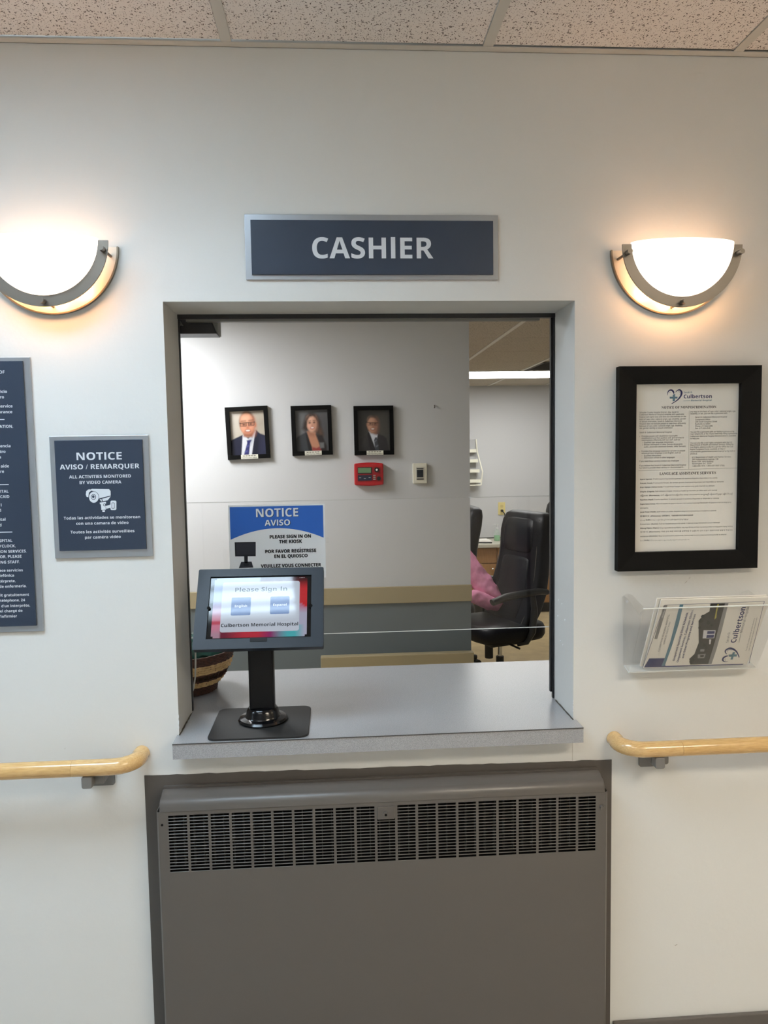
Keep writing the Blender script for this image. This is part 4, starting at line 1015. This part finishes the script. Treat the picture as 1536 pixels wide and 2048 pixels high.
ceo = [((184, 174, 160), full), ((200, 192, 182), [(0, .55), (.3, .8), (.45, 1.1), (-.1, 1.1)], .25), ((164, 154, 140), [(.62, .4), (1.1, .6), (1.1, .95), (.7, .8)], .2),
       ((30, 32, 54), [(-.1, -.1), (1.1, -.1), (1.1, .40), (.86, .47), (.74, .56), (.66, .40), (.40, .40), (.34, .46), (.06, .37), (-.1, .3)]),
       ((20, 22, 40), [(.56, -.1), (.70, .40), (.74, .52), (.80, .30), (.74, -.1)], .06), ((44, 46, 70), [(.82, .0), (.9, .4), (1.1, .36), (1.1, .0)], .1),
       ((208, 210, 216), [(.26, -.1), (.55, -.1), (.72, .54), (.70, .50), (.5, .36), (.36, .47), (.34, .44)]), ((176, 180, 190), [(.56, .2), (.62, .30), (.72, .52), (.66, .46), (.5, .36)], .03),
       ((140, 88, 66), [(.37, .42), (.62, .40), (.70, .55), (.40, .55)], .03),
       ((96, 66, 50), ell(.495, .735, .232, .262), .03), ((170, 108, 82), ell(.735, .68, .026, .055), .02), ((204, 142, 112), ell(.485, .70, .205, .262), .025), ((182, 116, 90), ell(.66, .66, .06, .2), .1), ((228, 176, 148), ell(.45, .84, .12, .07), .1),
       ((216, 154, 126), ell(.38, .63, .06, .05), .06), ((214, 150, 122), ell(.60, .63, .06, .05), .06),
       ((140, 84, 62), ell(.50, .475, .12, .06), .04), ((196, 132, 106), ell(.5, .505, .10, .03), .03), ((150, 84, 74), ell(.505, .548, .085, .030), .02), ((230, 220, 212), ell(.505, .553, .062, .016), .012), ((186, 118, 94), ell(.505, .62, .035, .03), .03),
       ((150, 100, 78), ell(.40, .69, .07, .035), .03), ((150, 100, 78), ell(.60, .70, .07, .035), .03), ((48, 32, 28), ell(.395, .69, .022, .013), .015), ((48, 32, 28), ell(.60, .70, .022, .013), .015),
       ((40, 30, 28), [(.275, .715), (.72, .735), (.72, .752), (.275, .735)], .01), ((40, 30, 28), [(.30, .648), (.46, .652), (.46, .660), (.30, .656)], .008), ((40, 30, 28), [(.54, .656), (.69, .664), (.69, .672), (.54, .664)], .008),
       ((40, 30, 28), [(.295, .65), (.310, .65), (.302, .735), (.285, .735)], .008), ((40, 30, 28), [(.455, .655), (.470, .655), (.475, .735), (.462, .735)], .008), ((40, 30, 28), [(.530, .658), (.545, .658), (.540, .738), (.525, .738)], .008), ((40, 30, 28), [(.685, .665), (.700, .665), (.71, .745), (.695, .745)], .008),
       ((112, 76, 58), [(.31, .762), (.46, .768), (.46, .782), (.33, .780)], .02), ((112, 76, 58), [(.54, .772), (.69, .782), (.67, .798), (.55, .788)], .02),
       ((46, 48, 100), [(.45, .33), (.60, .34), (.55, .27), (.47, -.1), (.30, -.1), (.46, .27)]), ((78, 82, 146), [(.44, .20), (.5, .22), (.49, .19), (.43, .17)], .02), ((78, 82, 146), [(.38, .08), (.46, .10), (.45, .07), (.37, .05)], .02)]
hr = (56, 46, 42)
cno = [((90, 90, 92), full), ((112, 112, 114), ell(.22, .6, .25, .38), .3), ((70, 70, 72), ell(1.0, .3, .3, .5), .3),
       (hr, [(.20, .55), (.25, .70), (.33, .86), (.45, .93), (.58, .93), (.70, .86), (.78, .72), (.80, .55), (.86, .40), (.78, .30), (.66, .40), (.40, .5), (.30, .48)], .05), ((88, 66, 54), [(.70, .62), (.80, .5), (.84, .36), (.74, .34), (.70, .45)], .06),
       ((58, 60, 64), [(-.1, -.1), (.85, -.1), (.95, .12), (.82, .30), (.64, .40), (.40, .46), (.30, .46), (.05, .36), (-.1, .2)], .02),
       ((176, 124, 98), [(.35, .48), (.60, .46), (.66, .30), (.76, .06), (.70, -.1), (.52, -.1), (.40, .25)], .025), ((150, 100, 80), [(.38, .46), (.58, .42), (.56, .36), (.42, .38)], .05),
       ((146, 62, 58), [(.46, -.1), (.80, -.1), (.76, .12), (.62, .07), (.50, .10)], .02),
       ((28, 27, 30), [(.30, .45), (.36, .40), (.48, .10), (.50, -.1), (.40, -.1), (.34, .2)], .02), ((40, 34, 34), [(.62, .40), (.82, .38), (.95, .1), (.95, -.1), (.80, -.1), (.72, .2)], .03),
       ((206, 158, 134), ell(.50, .665, .15, .205), .025), ((178, 130, 108), ell(.60, .66, .06, .17), .08), ((222, 176, 152), ell(.45, .78, .07, .05), .08), ((220, 164, 144), ell(.43, .61, .05, .04), .05),
       (hr, [(.33, .62), (.34, .80), (.46, .90), (.60, .88), (.68, .74), (.66, .80), (.56, .855), (.44, .83), (.37, .74)], .03),
       ((120, 84, 70), ell(.44, .69, .04, .02), .02), ((120, 84, 70), ell(.58, .695, .04, .02), .02), ((50, 36, 34), ell(.44, .69, .018, .010), .012), ((50, 36, 34), ell(.58, .695, .018, .010), .012),
       ((96, 70, 56), [(.39, .725), (.48, .735), (.48, .745), (.40, .738)], .015), ((96, 70, 56), [(.54, .738), (.63, .735), (.62, .748), (.54, .75)], .015),
       ((184, 130, 108), ell(.515, .625, .025, .018), .02), ((164, 80, 80), ell(.515, .562, .062, .026), .018), ((236, 228, 222), ell(.515, .567, .046, .014), .01), ((104, 104, 104), [(.73, .06), (.86, .07), (.86, .20), (.73, .20)], .02)]
coo = [((50, 49, 48), full), ((68, 66, 62), ell(.75, .5, .26, .45), .3), ((42, 40, 42), [(.0, -.1), (1.0, -.1), (.90, .30), (.80, .37), (.63, .42), (.36, .46), (.30, .40), (.06, .30)], .02), ((58, 56, 58), [(.1, .1), (.12, .3), (.28, .36), (.22, .1)], .1),
       ((190, 192, 200), [(.34, .48), (.62, .40), (.60, .30), (.56, .32), (.66, -.1), (.56, -.1), (.40, .36)], .015), ((26, 25, 28), [(.30, .42), (.35, .47), (.62, -.1), (.40, -.1)], .015), ((118, 82, 64), [(.40, .44), (.58, .40), (.60, .50), (.40, .52)], .03),
       ((58, 60, 66), [(.54, .33), (.60, .33), (.60, .28), (.68, -.1), (.56, -.1), (.50, .26)], .012), ((112, 116, 124), [(.52, .24), (.58, .27), (.58, .25), (.53, .21)], .015), ((112, 116, 124), [(.56, .12), (.63, .14), (.63, .12), (.57, .09)], .015),
       ((66, 58, 52), ell(.475, .72, .18, .15), .03), ((136, 100, 80), ell(.295, .65, .024, .05), .02), ((172, 128, 104), ell(.46, .635, .16, .195), .025), ((132, 92, 74), ell(.57, .62, .07, .18), .09), ((190, 146, 122), ell(.42, .76, .07, .05), .08),
       ((72, 62, 54), [(.30, .74), (.36, .85), (.54, .87), (.64, .74), (.58, .81), (.40, .83)], .03), ((184, 138, 114), ell(.38, .59, .045, .04), .05),
       ((116, 80, 64), ell(.40, .668, .05, .022), .02), ((116, 80, 64), ell(.56, .666, .05, .022), .02), ((40, 30, 28), ell(.40, .668, .018, .009), .012), ((40, 30, 28), ell(.56, .666, .018, .009), .012),
       ((30, 26, 24), [(.27, .712), (.64, .695), (.64, .680), (.27, .697)], .01), ((40, 34, 30), [(.33, .632), (.46, .630), (.46, .637), (.33, .639)], .008), ((40, 34, 30), [(.51, .630), (.62, .628), (.62, .635), (.51, .637)], .008), ((30, 26, 24), [(.46, .632), (.475, .632), (.475, .70), (.46, .70)], .008), ((30, 26, 24), [(.505, .632), (.518, .632), (.515, .695), (.503, .695)], .008),
       ((146, 102, 82), ell(.49, .60, .026, .02), .02), ((118, 62, 56), ell(.47, .535, .068, .026), .018), ((220, 212, 204), ell(.47, .541, .05, .013), .01)]
portrait('leftmost black-framed portrait: balding man in glasses and navy suit with blue tie', [(450, 814), (535, 812), (540, 915), (455, 921)], ceo, 'Chief Executive Officer')
portrait('middle black-framed portrait: smiling woman with long dark hair and dark blazer', [(581, 812), (662, 810), (666, 909), (585, 912)], cno, 'Chief Nursing Officer')
portrait('rightmost black-framed portrait: man in glasses and dark suit on a dark backdrop', [(708, 812), (788, 811), (787, 909), (708, 911)], coo, 'Chief Operating Officer')

# fire alarm annunciator
t = thing('alarm_panel', 'red wall-mounted fire alarm panel with small green display below the right portrait', 'alarm panel', (.175, PY, 1.46))
a = MB(); P = []
for s_, z_ in ((0, 1.4640), (1, 1.5725)):
    pass
outl = []
for i in range(13): u = i/12; outl.append((.1015+.148*u, 1.4645-.0055*math.sin(math.pi*u)))
for i in range(13): u = i/12; outl.append((.2495-.148*u, 1.5725+.0055*math.sin(math.pi*u)))
a.prism(outl, PY-.035, PY-.0005, 'y'); a.build('housing', mat('alarm_red', h(176, 22, 30), .35), t, bevel=.006, bseg=3)
a = MB(); a.box(.1165, .2335, PY-.0375, PY-.0352, 1.4830, 1.5560); fpn = a.build('face', mat('alarm_red_face', h(150, 18, 26), .4), t)
a = MB(); a.box(.1185, .1895, PY-.040, PY-.0376, 1.5215, 1.5545, 0); a.box(.1205, .1855, PY-.0405, PY-.0400, 1.5265, 1.5510, 1); a.build('display', [PLASTICB, mat('lcd_green', h(96, 128, 92), .3)], t)
a = MB(); a.box(.1185, .1895, PY-.040, PY-.0376, 1.4870, 1.5150, 0)
for k in range(3): a.box(.125+.024*k, .125+.024*k+.010, PY-.0402, PY-.04, 1.500-.004*(k % 2), 1.503-.004*(k % 2), 1)
a.build('label_strip', [mat('alarm_label', h(28, 32, 54), .4), ink(170, 170, 176)], t)
a = MB(); a.tube([(.2145, PY-.0376, 1.5405), (.2145, PY-.043, 1.5405)], .0125, 20); a.tube([(.2145, PY-.043, 1.5405), (.2145, PY-.0465, 1.5405)], .0052, 14, 1); a.build('key_switch', [PLASTICB, CHROME], t, smooth=40)
a = MB(); a.tube([(.2245, PY-.0376, 1.4965), (.2245, PY-.0405, 1.4965)], .0105, 20); a.build('sounder', PLASTICB, t, smooth=40)
for k in range(3):
    a = MB(); a.box(.1965, .2085, PY-.0405, PY-.0376, 1.4900+.0095*k, 1.4955+.0095*k); a.build('button', mat('alarm_button', h(150, 140, 132), .4), t)
# ivory wall control
t = thing('wall_control', 'small ivory wall control with dark screen right of the red alarm panel', 'wall control', (.438, PY, 1.465))
a = MB(); a.prism(rrect(.4015, .4745, 1.4665, 1.5700, .005), PY-.018, PY-.0005, 'y'); a.build('plate', mat('ivory_white', h(222, 218, 202), .4), t, bevel=.003)
a = MB(); a.prism(rrect(.4170, .4600, 1.4840, 1.5520, .003), PY-.0205, PY-.0182, 'y'); a.build('bezel', mat('ivory_bezel', h(206, 202, 188), .4), t)
a = MB(); a.box(.4215, .4545, PY-.0222, PY-.0206, 1.4975, 1.5365, 0); a.build('screen', mat('dark_lcd', h(34, 40, 46), .3), t)
CG = mat('control_grey', h(88, 86, 82), .5)
for q in ((.4205, .4560, 1.5400, 1.5455, .0015), (.4205, .4570, 1.4850, 1.4925, .003)):
    a = MB(); a.prism(rrect(*q), PY-.0215, PY-.0206, 'y'); a.build('button_bar', CG, t)
p = at(869, 812, PY-.006)
a = MB(); a.tube([(p.x, PY-.0005, p.z+.004), (p.x, PY-.010, p.z+.002), (p.x+.001, PY-.012, p.z-.006), (p.x-.002, PY-.010, p.z-.011)], .0022, 8)
tag(a.build('wall_hook', mat('old_hook', h(72, 60, 50), .5, metal=.6), smooth=60), 'bare metal hook on the portrait wall right of the portraits', 'hook')

# ================================================================== BACK OF THE OFFICE
t = thing('base_cabinet', 'brown wood base cabinet with grey worktop along the far office wall', 'cabinet', (2.2, 5.75, 0))
DZT = .712
a = MB(); a.box(1.0, 3.35, 5.44, OYB-.001, DZT-.035, DZT); a.build('worktop', mat('worktop_grey', h(186, 182, 168), .4), t, bevel=.004)
a = MB(); a.box(1.02, 3.33, 5.50, OYB-.005, .10, DZT-.035); a.build('carcass', WOODC, t)
a = MB(); a.box(1.02, 3.33, 5.55, OYB-.005, 0, .10); a.build('toe_kick', PLASTICB, t)
for i in range(4):
    x0 = 1.03+.575*i; x1 = x0+.565
    a = MB(); a.box(x0, x1, 5.48, 5.499, .52, DZT-.045); dr = a.build('drawer', WOODC, t, bevel=.002)
    a = MB(); a.ball(((x0+x1)/2, 5.466, .60), .012, .013, .012); a.build('knob', CHROME, dr, smooth=60)
    a = MB(); a.box(x0, x1, 5.48, 5.499, .11, .51); dr = a.build('door', WOODC, t, bevel=.002)
    a = MB(); a.ball((x1-.04, 5.466, .46), .012, .013, .012); a.build('knob', CHROME, dr, smooth=60)
t = thing('power_outlet', 'ivory power outlet with a black plug on the far office wall', 'outlet', (1.772, OYB, .95))
a = MB(); a.prism(rrect(1.735, 1.811, .952, 1.087, .005), OYB-.006, OYB-.0005, 'y'); a.build('cover_plate', IVORY, t, bevel=.002)
a = MB()
for z_ in (.995, 1.045): a.prism(rrect(1.757, 1.789, z_-.015, z_+.015, .006), OYB-.0075, OYB-.006, 'y')
a.build('socket', mat('socket_ivory', h(204, 186, 124), .4), t)
a = MB(); a.tube([(1.773, OYB-.0076, .998), (1.773, OYB-.035, .998)], .013, 12)
a.tube([(1.773, OYB-.034, .998), (1.79, OYB-.06, .97), (1.805, OYB-.05, .90), (1.78, OYB-.04, .82), (1.785, OYB-.05, .76), (1.83, OYB-.07, DZT+.006), (1.70, OYB-.08, DZT+.006), (1.50, OYB-.09, DZT+.006), (1.3, OYB-.09, DZT+.006)], .006, 8)
tag(a.build('appliance_cable', PLASTICB, smooth=60), 'black plug and cable running from the ivory outlet down to the worktop', 'cable')
t = thing('sanitizer_bottle', 'clear pump bottle of green hand sanitizer on the far worktop', 'bottle', (1.655, 5.72, DZT))
c_ = (1.655, 5.72, DZT)
a = MB(); a.lathe([(.030, .001), (.032, .006), (.032, .085), (.024, .105), (.012, .112), (.012, .118)], c_, 24); a.build('bottle', clear('bottle_clear', (.88, .95, .90), 1.3, .18), t, smooth=40)
a = MB(); a.lathe([(.0285, .003), (.0295, .007), (.0295, .055), (.0285, .057)], c_, 24); a.build('liquid', mat('green_gel', h(130, 190, 140), .2), t, smooth=40)
a = MB(); a.lathe([(.013, .118), (.013, .135), (.005, .137), (.005, .165), (.011, .166), (.011, .176)], c_, 16); a.box(1.655-.04, 1.655, 5.712, 5.728, DZT+.167, DZT+.176); a.build('pump', mat('pump_white', h(214, 216, 214), .4), t)
a = MB(); a.box(1.40, 1.58, 5.62, 5.80, DZT, DZT+.012); a.box(1.39, 1.56, 5.63, 5.79, DZT+.012, DZT+.020)
tag(a.build('paper_stack', PAPER), 'small stack of white papers on the far worktop beside the sanitizer', 'papers')
a = MB(); a.tube([(1.42, 5.56, DZT+.007), (1.56, 5.52, DZT+.007)], .007, 10)
tag(a.build('pen', PLASTICB, smooth=50), 'black pen lying on the far worktop in front of the papers', 'pen')
t = thing('desk_lamp', 'small black dome lamp with gold lit bulb behind the right office chair', 'lamp', (2.26, 5.75, DZT))
a = MB(); a.lathe([(.07, 0), (.07, .015), (.012, .02), (.012, .20)], (2.26, 5.75, DZT), 24); a.build('stem', PLASTICB, t, smooth=40)
a = MB(); a.lathe([(.085, .25), (.085, .30), (.07, .36), (.04, .40), (.01, .41)], (2.26, 5.75, DZT), 24, cap=False); a.build('shade', PLASTICB, t, smooth=40)
a = MB(); a.ball((2.26, 5.75, DZT+.205), .062, .062, .06); a.build('bulb', mat('gold_bulb', h(220, 180, 90), .3, emit=h(255, 214, 130), es=1.2), t, smooth=60)
t = thing('literature_rack', 'white tiered literature rack hung on the far office wall beside the partition edge', 'rack', (1.42, OYB, 1.27))
WR = mat('rack_white', h(232, 230, 214), .4)
a = MB(); a.add([(1.30, OYB-.003, 1.27), (1.50, OYB-.003, 1.27), (1.50, OYB-.003, 1.76), (1.30, OYB-.003, 1.76)], [(0, 1, 2, 3)]); a.build('back_panel', clear('rack_clear', (.9, .9, .9), 1.4, .25), t)
for k in range(4):
    z_ = 1.31+.105*k; y_ = OYB-.12+.02*k
    a = MB(); a.box(1.31, 1.50+.03-.012*k, y_, y_+.004, z_, z_+.03); a.box(1.31, 1.50+.03-.012*k, y_, OYB-.004, z_-.004, z_); a.build('tier', WR, t)
a = MB(); a.tube([(1.53, OYB-.12, 1.28), (1.545, OYB-.12, 1.42), (1.51, OYB-.03, 1.62), (1.50, OYB-.006, 1.76)], .007, 8); a.tube([(1.31, OYB-.1, 1.275), (1.53, OYB-.12, 1.28)], .006, 8); a.build('side_wire', WR, t)

# ================================================================== OFFICE CHAIRS
def sect(cx, cy, hx, hy, z, n_=24, e=.45):
    out = []
    for k in range(n_):
        a_ = 2*math.pi*k/n_; ca_, sa_ = math.cos(a_), math.sin(a_)
        out.append(Vector((cx+hx*math.copysign(abs(ca_)**e, ca_), cy+hy*math.copysign(abs(sa_)**e, sa_), z)))
    return out
def make_chair(label):
    # faces -x; origin on the floor under the gas cylinder
    t = thing('office_chair', label, 'chair', (0, 0, 0), 'black leather office chairs')
    a = MB()   # seat
    R_ = []
    for z_, s_ in ((.385, .80), (.395, .95), (.42, 1.0), (.46, 1.0), (.485, .96), (.497, .85), (.50, .5)):
        R_.append(sect(-.02, 0, .255*s_, .265*s_, z_+.04, 28, .5))
    a.loft(R_); a.build('seat', LEATHER, t, smooth=50)
    # backrest: lofted in z, leaning back
    def bx(z_): return .125+.30*(z_-.7)+.03*math.cos((z_-.72)*5.5)-.02
    a = MB(); R_ = []
    prof = [(.44, .16, .03), (.455, .205, .05), (.50, .235, .058), (.60, .255, .062), (.72, .262, .064), (.84, .250, .060), (.93, .238, .056), (1.0, .235, .060), (1.10, .238, .066), (1.17, .232, .062), (1.21, .215, .050), (1.228, .18, .028)]
    for z_, hy, hx in prof: R_.append(sect(bx(z_), 0, hx, hy, z_, 32, .42))
    a.loft(R_); br = a.build('backrest', LEATHER, t, smooth=60)
    a = MB(); R_ = []
    for z_, hy, hx in ((.965, .10, .010), (.98, .15, .026), (1.03, .165, .034), (1.12, .165, .034), (1.18, .15, .024), (1.19, .11, .01)): R_.append(sect(bx(z_)-.045, 0, hx, hy, z_, 24, .5))
    a.loft(R_); a.build('head_cushion', LEATHER, br, smooth=60)
    a = MB(); R_ = []
    for z_, hy, hx in ((.54, .11, .008), (.56, .15, .024), (.66, .165, .030), (.80, .160, .028), (.92, .150, .022), (.945, .11, .008)): R_.append(sect(bx(z_)-.046, 0, hx, hy, z_, 24, .5))
    a.loft(R_); a.build('lumbar_cushion', LEATHER, br, smooth=60)
    for s_ in (-1, 1):
        a = MB(); a.tube([(bx(z_)-.050, s_*(hy_*.86), z_) for z_, hy_ in ((.50, .235), (.60, .255), (.72, .262), (.84, .25), (.93, .238), (1.02, .235), (1.12, .238), (1.19, .22))], .0035, 6); a.build('piping', PIPING, br, smooth=60)
    for s_ in (-1, 1):
        a = MB(); pts = [(.16, s_*.285, .742), (.10, s_*.29, .752), (.0, s_*.292, .748), (-.14, s_*.288, .738), (-.24, s_*.28, .712)]
        a.tube(pts, [.024, .028, .030, .031, .026], 14, squash=(1.15, .75)); ar = a.build('armrest', PLASTICB, t, smooth=50)
        a = MB(); a.tube([(.05, s_*.287, .735), (.07, s_*.282, .64), (.06, s_*.272, .50), (.03, s_*.25, .44), (.0, s_*.20, .42)], [.02, .022, .024, .024, .02], 12, squash=(1.3, .7)); a.build('arm_bracket', PLASTICB, ar, smooth=50)
    a = MB(); a.box(-.13, .13, -.10, .10, .375, .43); a.box(.05, .22, -.04, .04, .395, .42); a.box(.19, .225, -.045, .045, .395, .56); a.build('tilt_mechanism', PLASTICB, t, bevel=.01)
    a = MB(); a.tube([(-.085, 0, .385), (-.085, 0, .285)], .027, 14); a.build('tension_knob', PLASTICB, t, smooth=40)
    a = MB(); a.tube([(-.02, -.09, .40), (-.02, -.25, .395)], .007, 8); a.build('height_lever', PLASTICB, t, smooth=40)
    a = MB(); a.tube([(0, 0, .385), (0, 0, .285)], .0145, 16, 0); a.tube([(0, 0, .285), (0, 0, .085)], .026, 16, 1); a.build('gas_cylinder', [CHROME, PLASTICB], t, smooth=40)
    for k in range(5):
        a_ = 2*math.pi*k/5+.3; d_ = Vector((math.cos(a_), math.sin(a_), 0))
        a = MB(); a.tube([Vector((0, 0, .11)), d_*.15+Vector((0, 0, .10)), d_*.30+Vector((0, 0, .075))], [.032, .026, .018], 10); lg = a.build('base_leg', PLASTICB, t, smooth=50)
        a = MB(); q_ = d_*.305; sd = Vector((-d_.y, d_.x, 0))
        for sg in (-1, 1): a.tube([q_+sd*sg*.006+Vector((0, 0, .029)), q_+sd*sg*.024+Vector((0, 0, .029))], .028, 16)
        a.build('caster', PLASTICB, lg, smooth=40)
    return t
def copy_tree(o, parent=None):
    c_ = o.copy(); COL.objects.link(c_); c_.parent = parent
    for ch in list(o.children): copy_tree(ch, c_)
    return c_
ch1 = make_chair('black leather office chair half hidden by the partition, behind the pink sleeve')
ch1.location = (.76, 3.58, 0); ch1.rotation_euler = (0, 0, math.radians(2))
ch2 = copy_tree(ch1); ch2['label'] = 'empty black leather office chair at the right edge of the window, turned leftward'
ch2.location = (1.06, 2.93, 0); ch2.rotation_euler = (0, 0, math.radians(21))

# ================================================================== PERSON
def skin_obj(name, verts, edges, rad, m_, parent=None, sub=2, root=0):
    me = bpy.data.meshes.new(name); off = ROOT[parent.name] if parent else Vector((0, 0, 0))
    me.from_pydata([Vector(v)-off for v in verts], edges, []); me.materials.append(m_)
    o = bpy.data.objects.new(name, me); COL.objects.link(o)
    if parent: o.parent = parent
    ROOT[o.name] = off
    o.modifiers.new('skin', 'SKIN').use_smooth_shade = True
    for i, r_ in enumerate(rad):
        me.skin_vertices[0].data[i].radius = (r_, r_) if not isinstance(r_, tuple) else r_
        me.skin_vertices[0].data[i].use_root = (i == root)
    s_ = o.modifiers.new('sub', 'SUBSURF'); s_.levels = sub; s_.render_levels = sub
    return o
PXp, PYp = .76, 3.38
tp = thing('person', 'seated person in a pink top, only elbow and sleeve showing past the partition', 'person', (PXp, PYp, .0))
V = {}
def pv(n_, x, y, z): V[n_] = (x, y, z)
pv('pel', .76, PYp+.03, .575); pv('wai', .75, PYp+.01, .72); pv('che', .73, PYp-.03, .88); pv('nek', .70, PYp-.03, 1.04); pv('hed', .66, PYp-.03, 1.17); pv('crn', .66, PYp-.03, 1.26)
pv('shL', .80, PYp-.22, .985); pv('elL', 1.075, PYp-.39, .60); pv('wrL', .82, PYp-.42, .715); pv('shR', .74, PYp+.15, 1.0); pv('elR', .82, PYp+.20, .76); pv('wrR', .53, PYp+.12, .70)
for s_, q_ in ((-1, 'L'), (1, 'R')):
    pv('hp'+q_, .73, PYp+s_*.09, .555); pv('kn'+q_, .30, PYp+s_*.11, .54); pv('an'+q_, .34, PYp+s_*.11, .10); pv('to'+q_, .20, PYp+s_*.12, .045)
order = ['pel', 'wai', 'che', 'nek', 'hed', 'crn', 'shL', 'elL', 'wrL', 'shR', 'elR', 'wrR', 'hpL', 'knL', 'anL', 'toL', 'hpR', 'knR', 'anR', 'toR']
rad = dict(pel=.13, wai=(.12, .14), che=(.12, .15), nek=.052, hed=.088, crn=.066, shL=.06, elL=.042, wrL=.028, shR=.06, elR=.042, wrR=.028, hpL=.085, knL=.058, anL=.036, toL=.034, hpR=.085, knR=.058, anR=.036, toR=.034)
edges = [('pel', 'wai'), ('wai', 'che'), ('che', 'nek'), ('nek', 'hed'), ('hed', 'crn'), ('che', 'shL'), ('shL', 'elL'), ('elL', 'wrL'), ('che', 'shR'), ('shR', 'elR'), ('elR', 'wrR'), ('pel', 'hpL'), ('hpL', 'knL'), ('knL', 'anL'), ('anL', 'toL'), ('pel', 'hpR'), ('hpR', 'knR'), ('knR', 'anR'), ('anR', 'toR')]
verts = [V[k] for k in order]; idx = {k: i for i, k in enumerate(order)}
E_ = [(idx[p_], idx[q_]) for p_, q_ in edges]; rl = [rad[k] for k in order]
for q_ in 'LR':   # hands: palm, four fingers and a thumb each
    wx, wy, wz = V['wr'+q_]; sd = -1 if q_ == 'L' else 1
    pi = len(verts); verts.append((wx-.055, wy, wz-.004)); rl.append((.034, .020)); E_.append((idx['wr'+q_], pi))
    for k, L_ in enumerate((.062, .074, .070, .054)):
        y_ = wy+sd*(.028-.018*k)*-1
        b0 = len(verts); verts += [(wx-.09, y_, wz-.004), (wx-.09-L_*.5, y_, wz-.008), (wx-.09-L_, y_, wz-.026)]; rl += [.0095, .009, .0075]
        E_ += [(pi, b0), (b0, b0+1), (b0+1, b0+2)]
    b0 = len(verts); verts += [(wx-.045, wy-sd*.040, wz-.008), (wx-.085, wy-sd*.058, wz-.014)]; rl += [.012, .009]; E_ += [(pi, b0), (b0, b0+1)]
skin_obj('body', verts, E_, rl, SKIN, tp)
sv = ['pel', 'wai', 'che', 'shL', 'elL', 'wrL', 'shR', 'elR', 'wrR']; shirt = [V[k] for k in sv]
shirt[5] = tuple(Vector(V['elL']).lerp(Vector(V['wrL']), .86)); shirt[8] = tuple(Vector(V['elR']).lerp(Vector(V['wrR']), .86))
sr = [.155, (.145, .165), (.14, .17), .082, .062, .046, .082, .060, .046]
shirt.append((.71, PYp-.03, 1.02)); sr.append(.075)
mid = lambda p_, q_, u: tuple(Vector(p_).lerp(Vector(q_), u))
shirt += [mid(V['shL'], V['elL'], .5), mid(V['shL'], V['elL'], .8)]; sr += [.078, .072]
so1 = skin_obj('top', shirt, [(0, 1), (1, 2), (2, 9), (2, 3), (3, 10), (10, 11), (11, 4), (4, 5), (2, 6), (6, 7), (7, 8)], sr, PINK, tp, sub=3)
tx = bpy.data.textures.new('folds', 'CLOUDS'); tx.noise_scale = .05
dm = so1.modifiers.new('folds', 'DISPLACE'); dm.texture = tx; dm.strength = .020; dm.texture_coords = 'LOCAL'; dm.mid_level = .5
pn = ['pel', 'hpL', 'knL', 'anL', 'hpR', 'knR', 'anR']
skin_obj('trousers', [V[k] for k in pn], [(0, 1), (1, 2), (2, 3), (0, 4), (4, 5), (5, 6)], [.145, .098, .072, .055, .098, .072, .055], PANTS, tp)
for q_ in 'LR':
    a = MB(); x_, y_, z_ = V['an'+q_]
    a.loft([sect(x_-.06, y_, .125, .048, z2, 20, .6) for z2 in (.0, .012)]+[sect(x_-.05, y_, .11, .044, .045, 20, .6), sect(x_-.01, y_, .06, .042, .085, 20, .7)]); a.build('shoe', PLASTICB, tp, smooth=50)
a = MB(); hx, hy, hz = V['hed']
a.ball((hx+.018, hy, hz+.045), .098, .092, .108, 0, 24, 16); a.ball((hx+.075, hy, hz-.02), .05, .075, .10, 0, 18, 12); a.build('hair', HAIR, tp, smooth=60)
a = MB(); a.ball((hx-.028, hy, hz+.012), .072, .070, .098, 0, 24, 16); a.ball((hx-.102, hy, hz-.002), .014, .012, .022, 0, 12, 8)
for s_ in (-1, 1): a.ball((hx-.0, hy+s_*.073, hz), .016, .008, .028, 0, 10, 8)
for s_ in (-1, 1): a.ball((hx-.092, hy+s_*.03, hz+.025), .007, .011, .007, 1, 10, 8)
a.ball((hx-.094, hy, hz-.045), .007, .024, .006, 2, 12, 8); a.build('face', [SKIN, PLASTICB, mat('lips', h(176, 92, 90), .5)], tp, smooth=60)
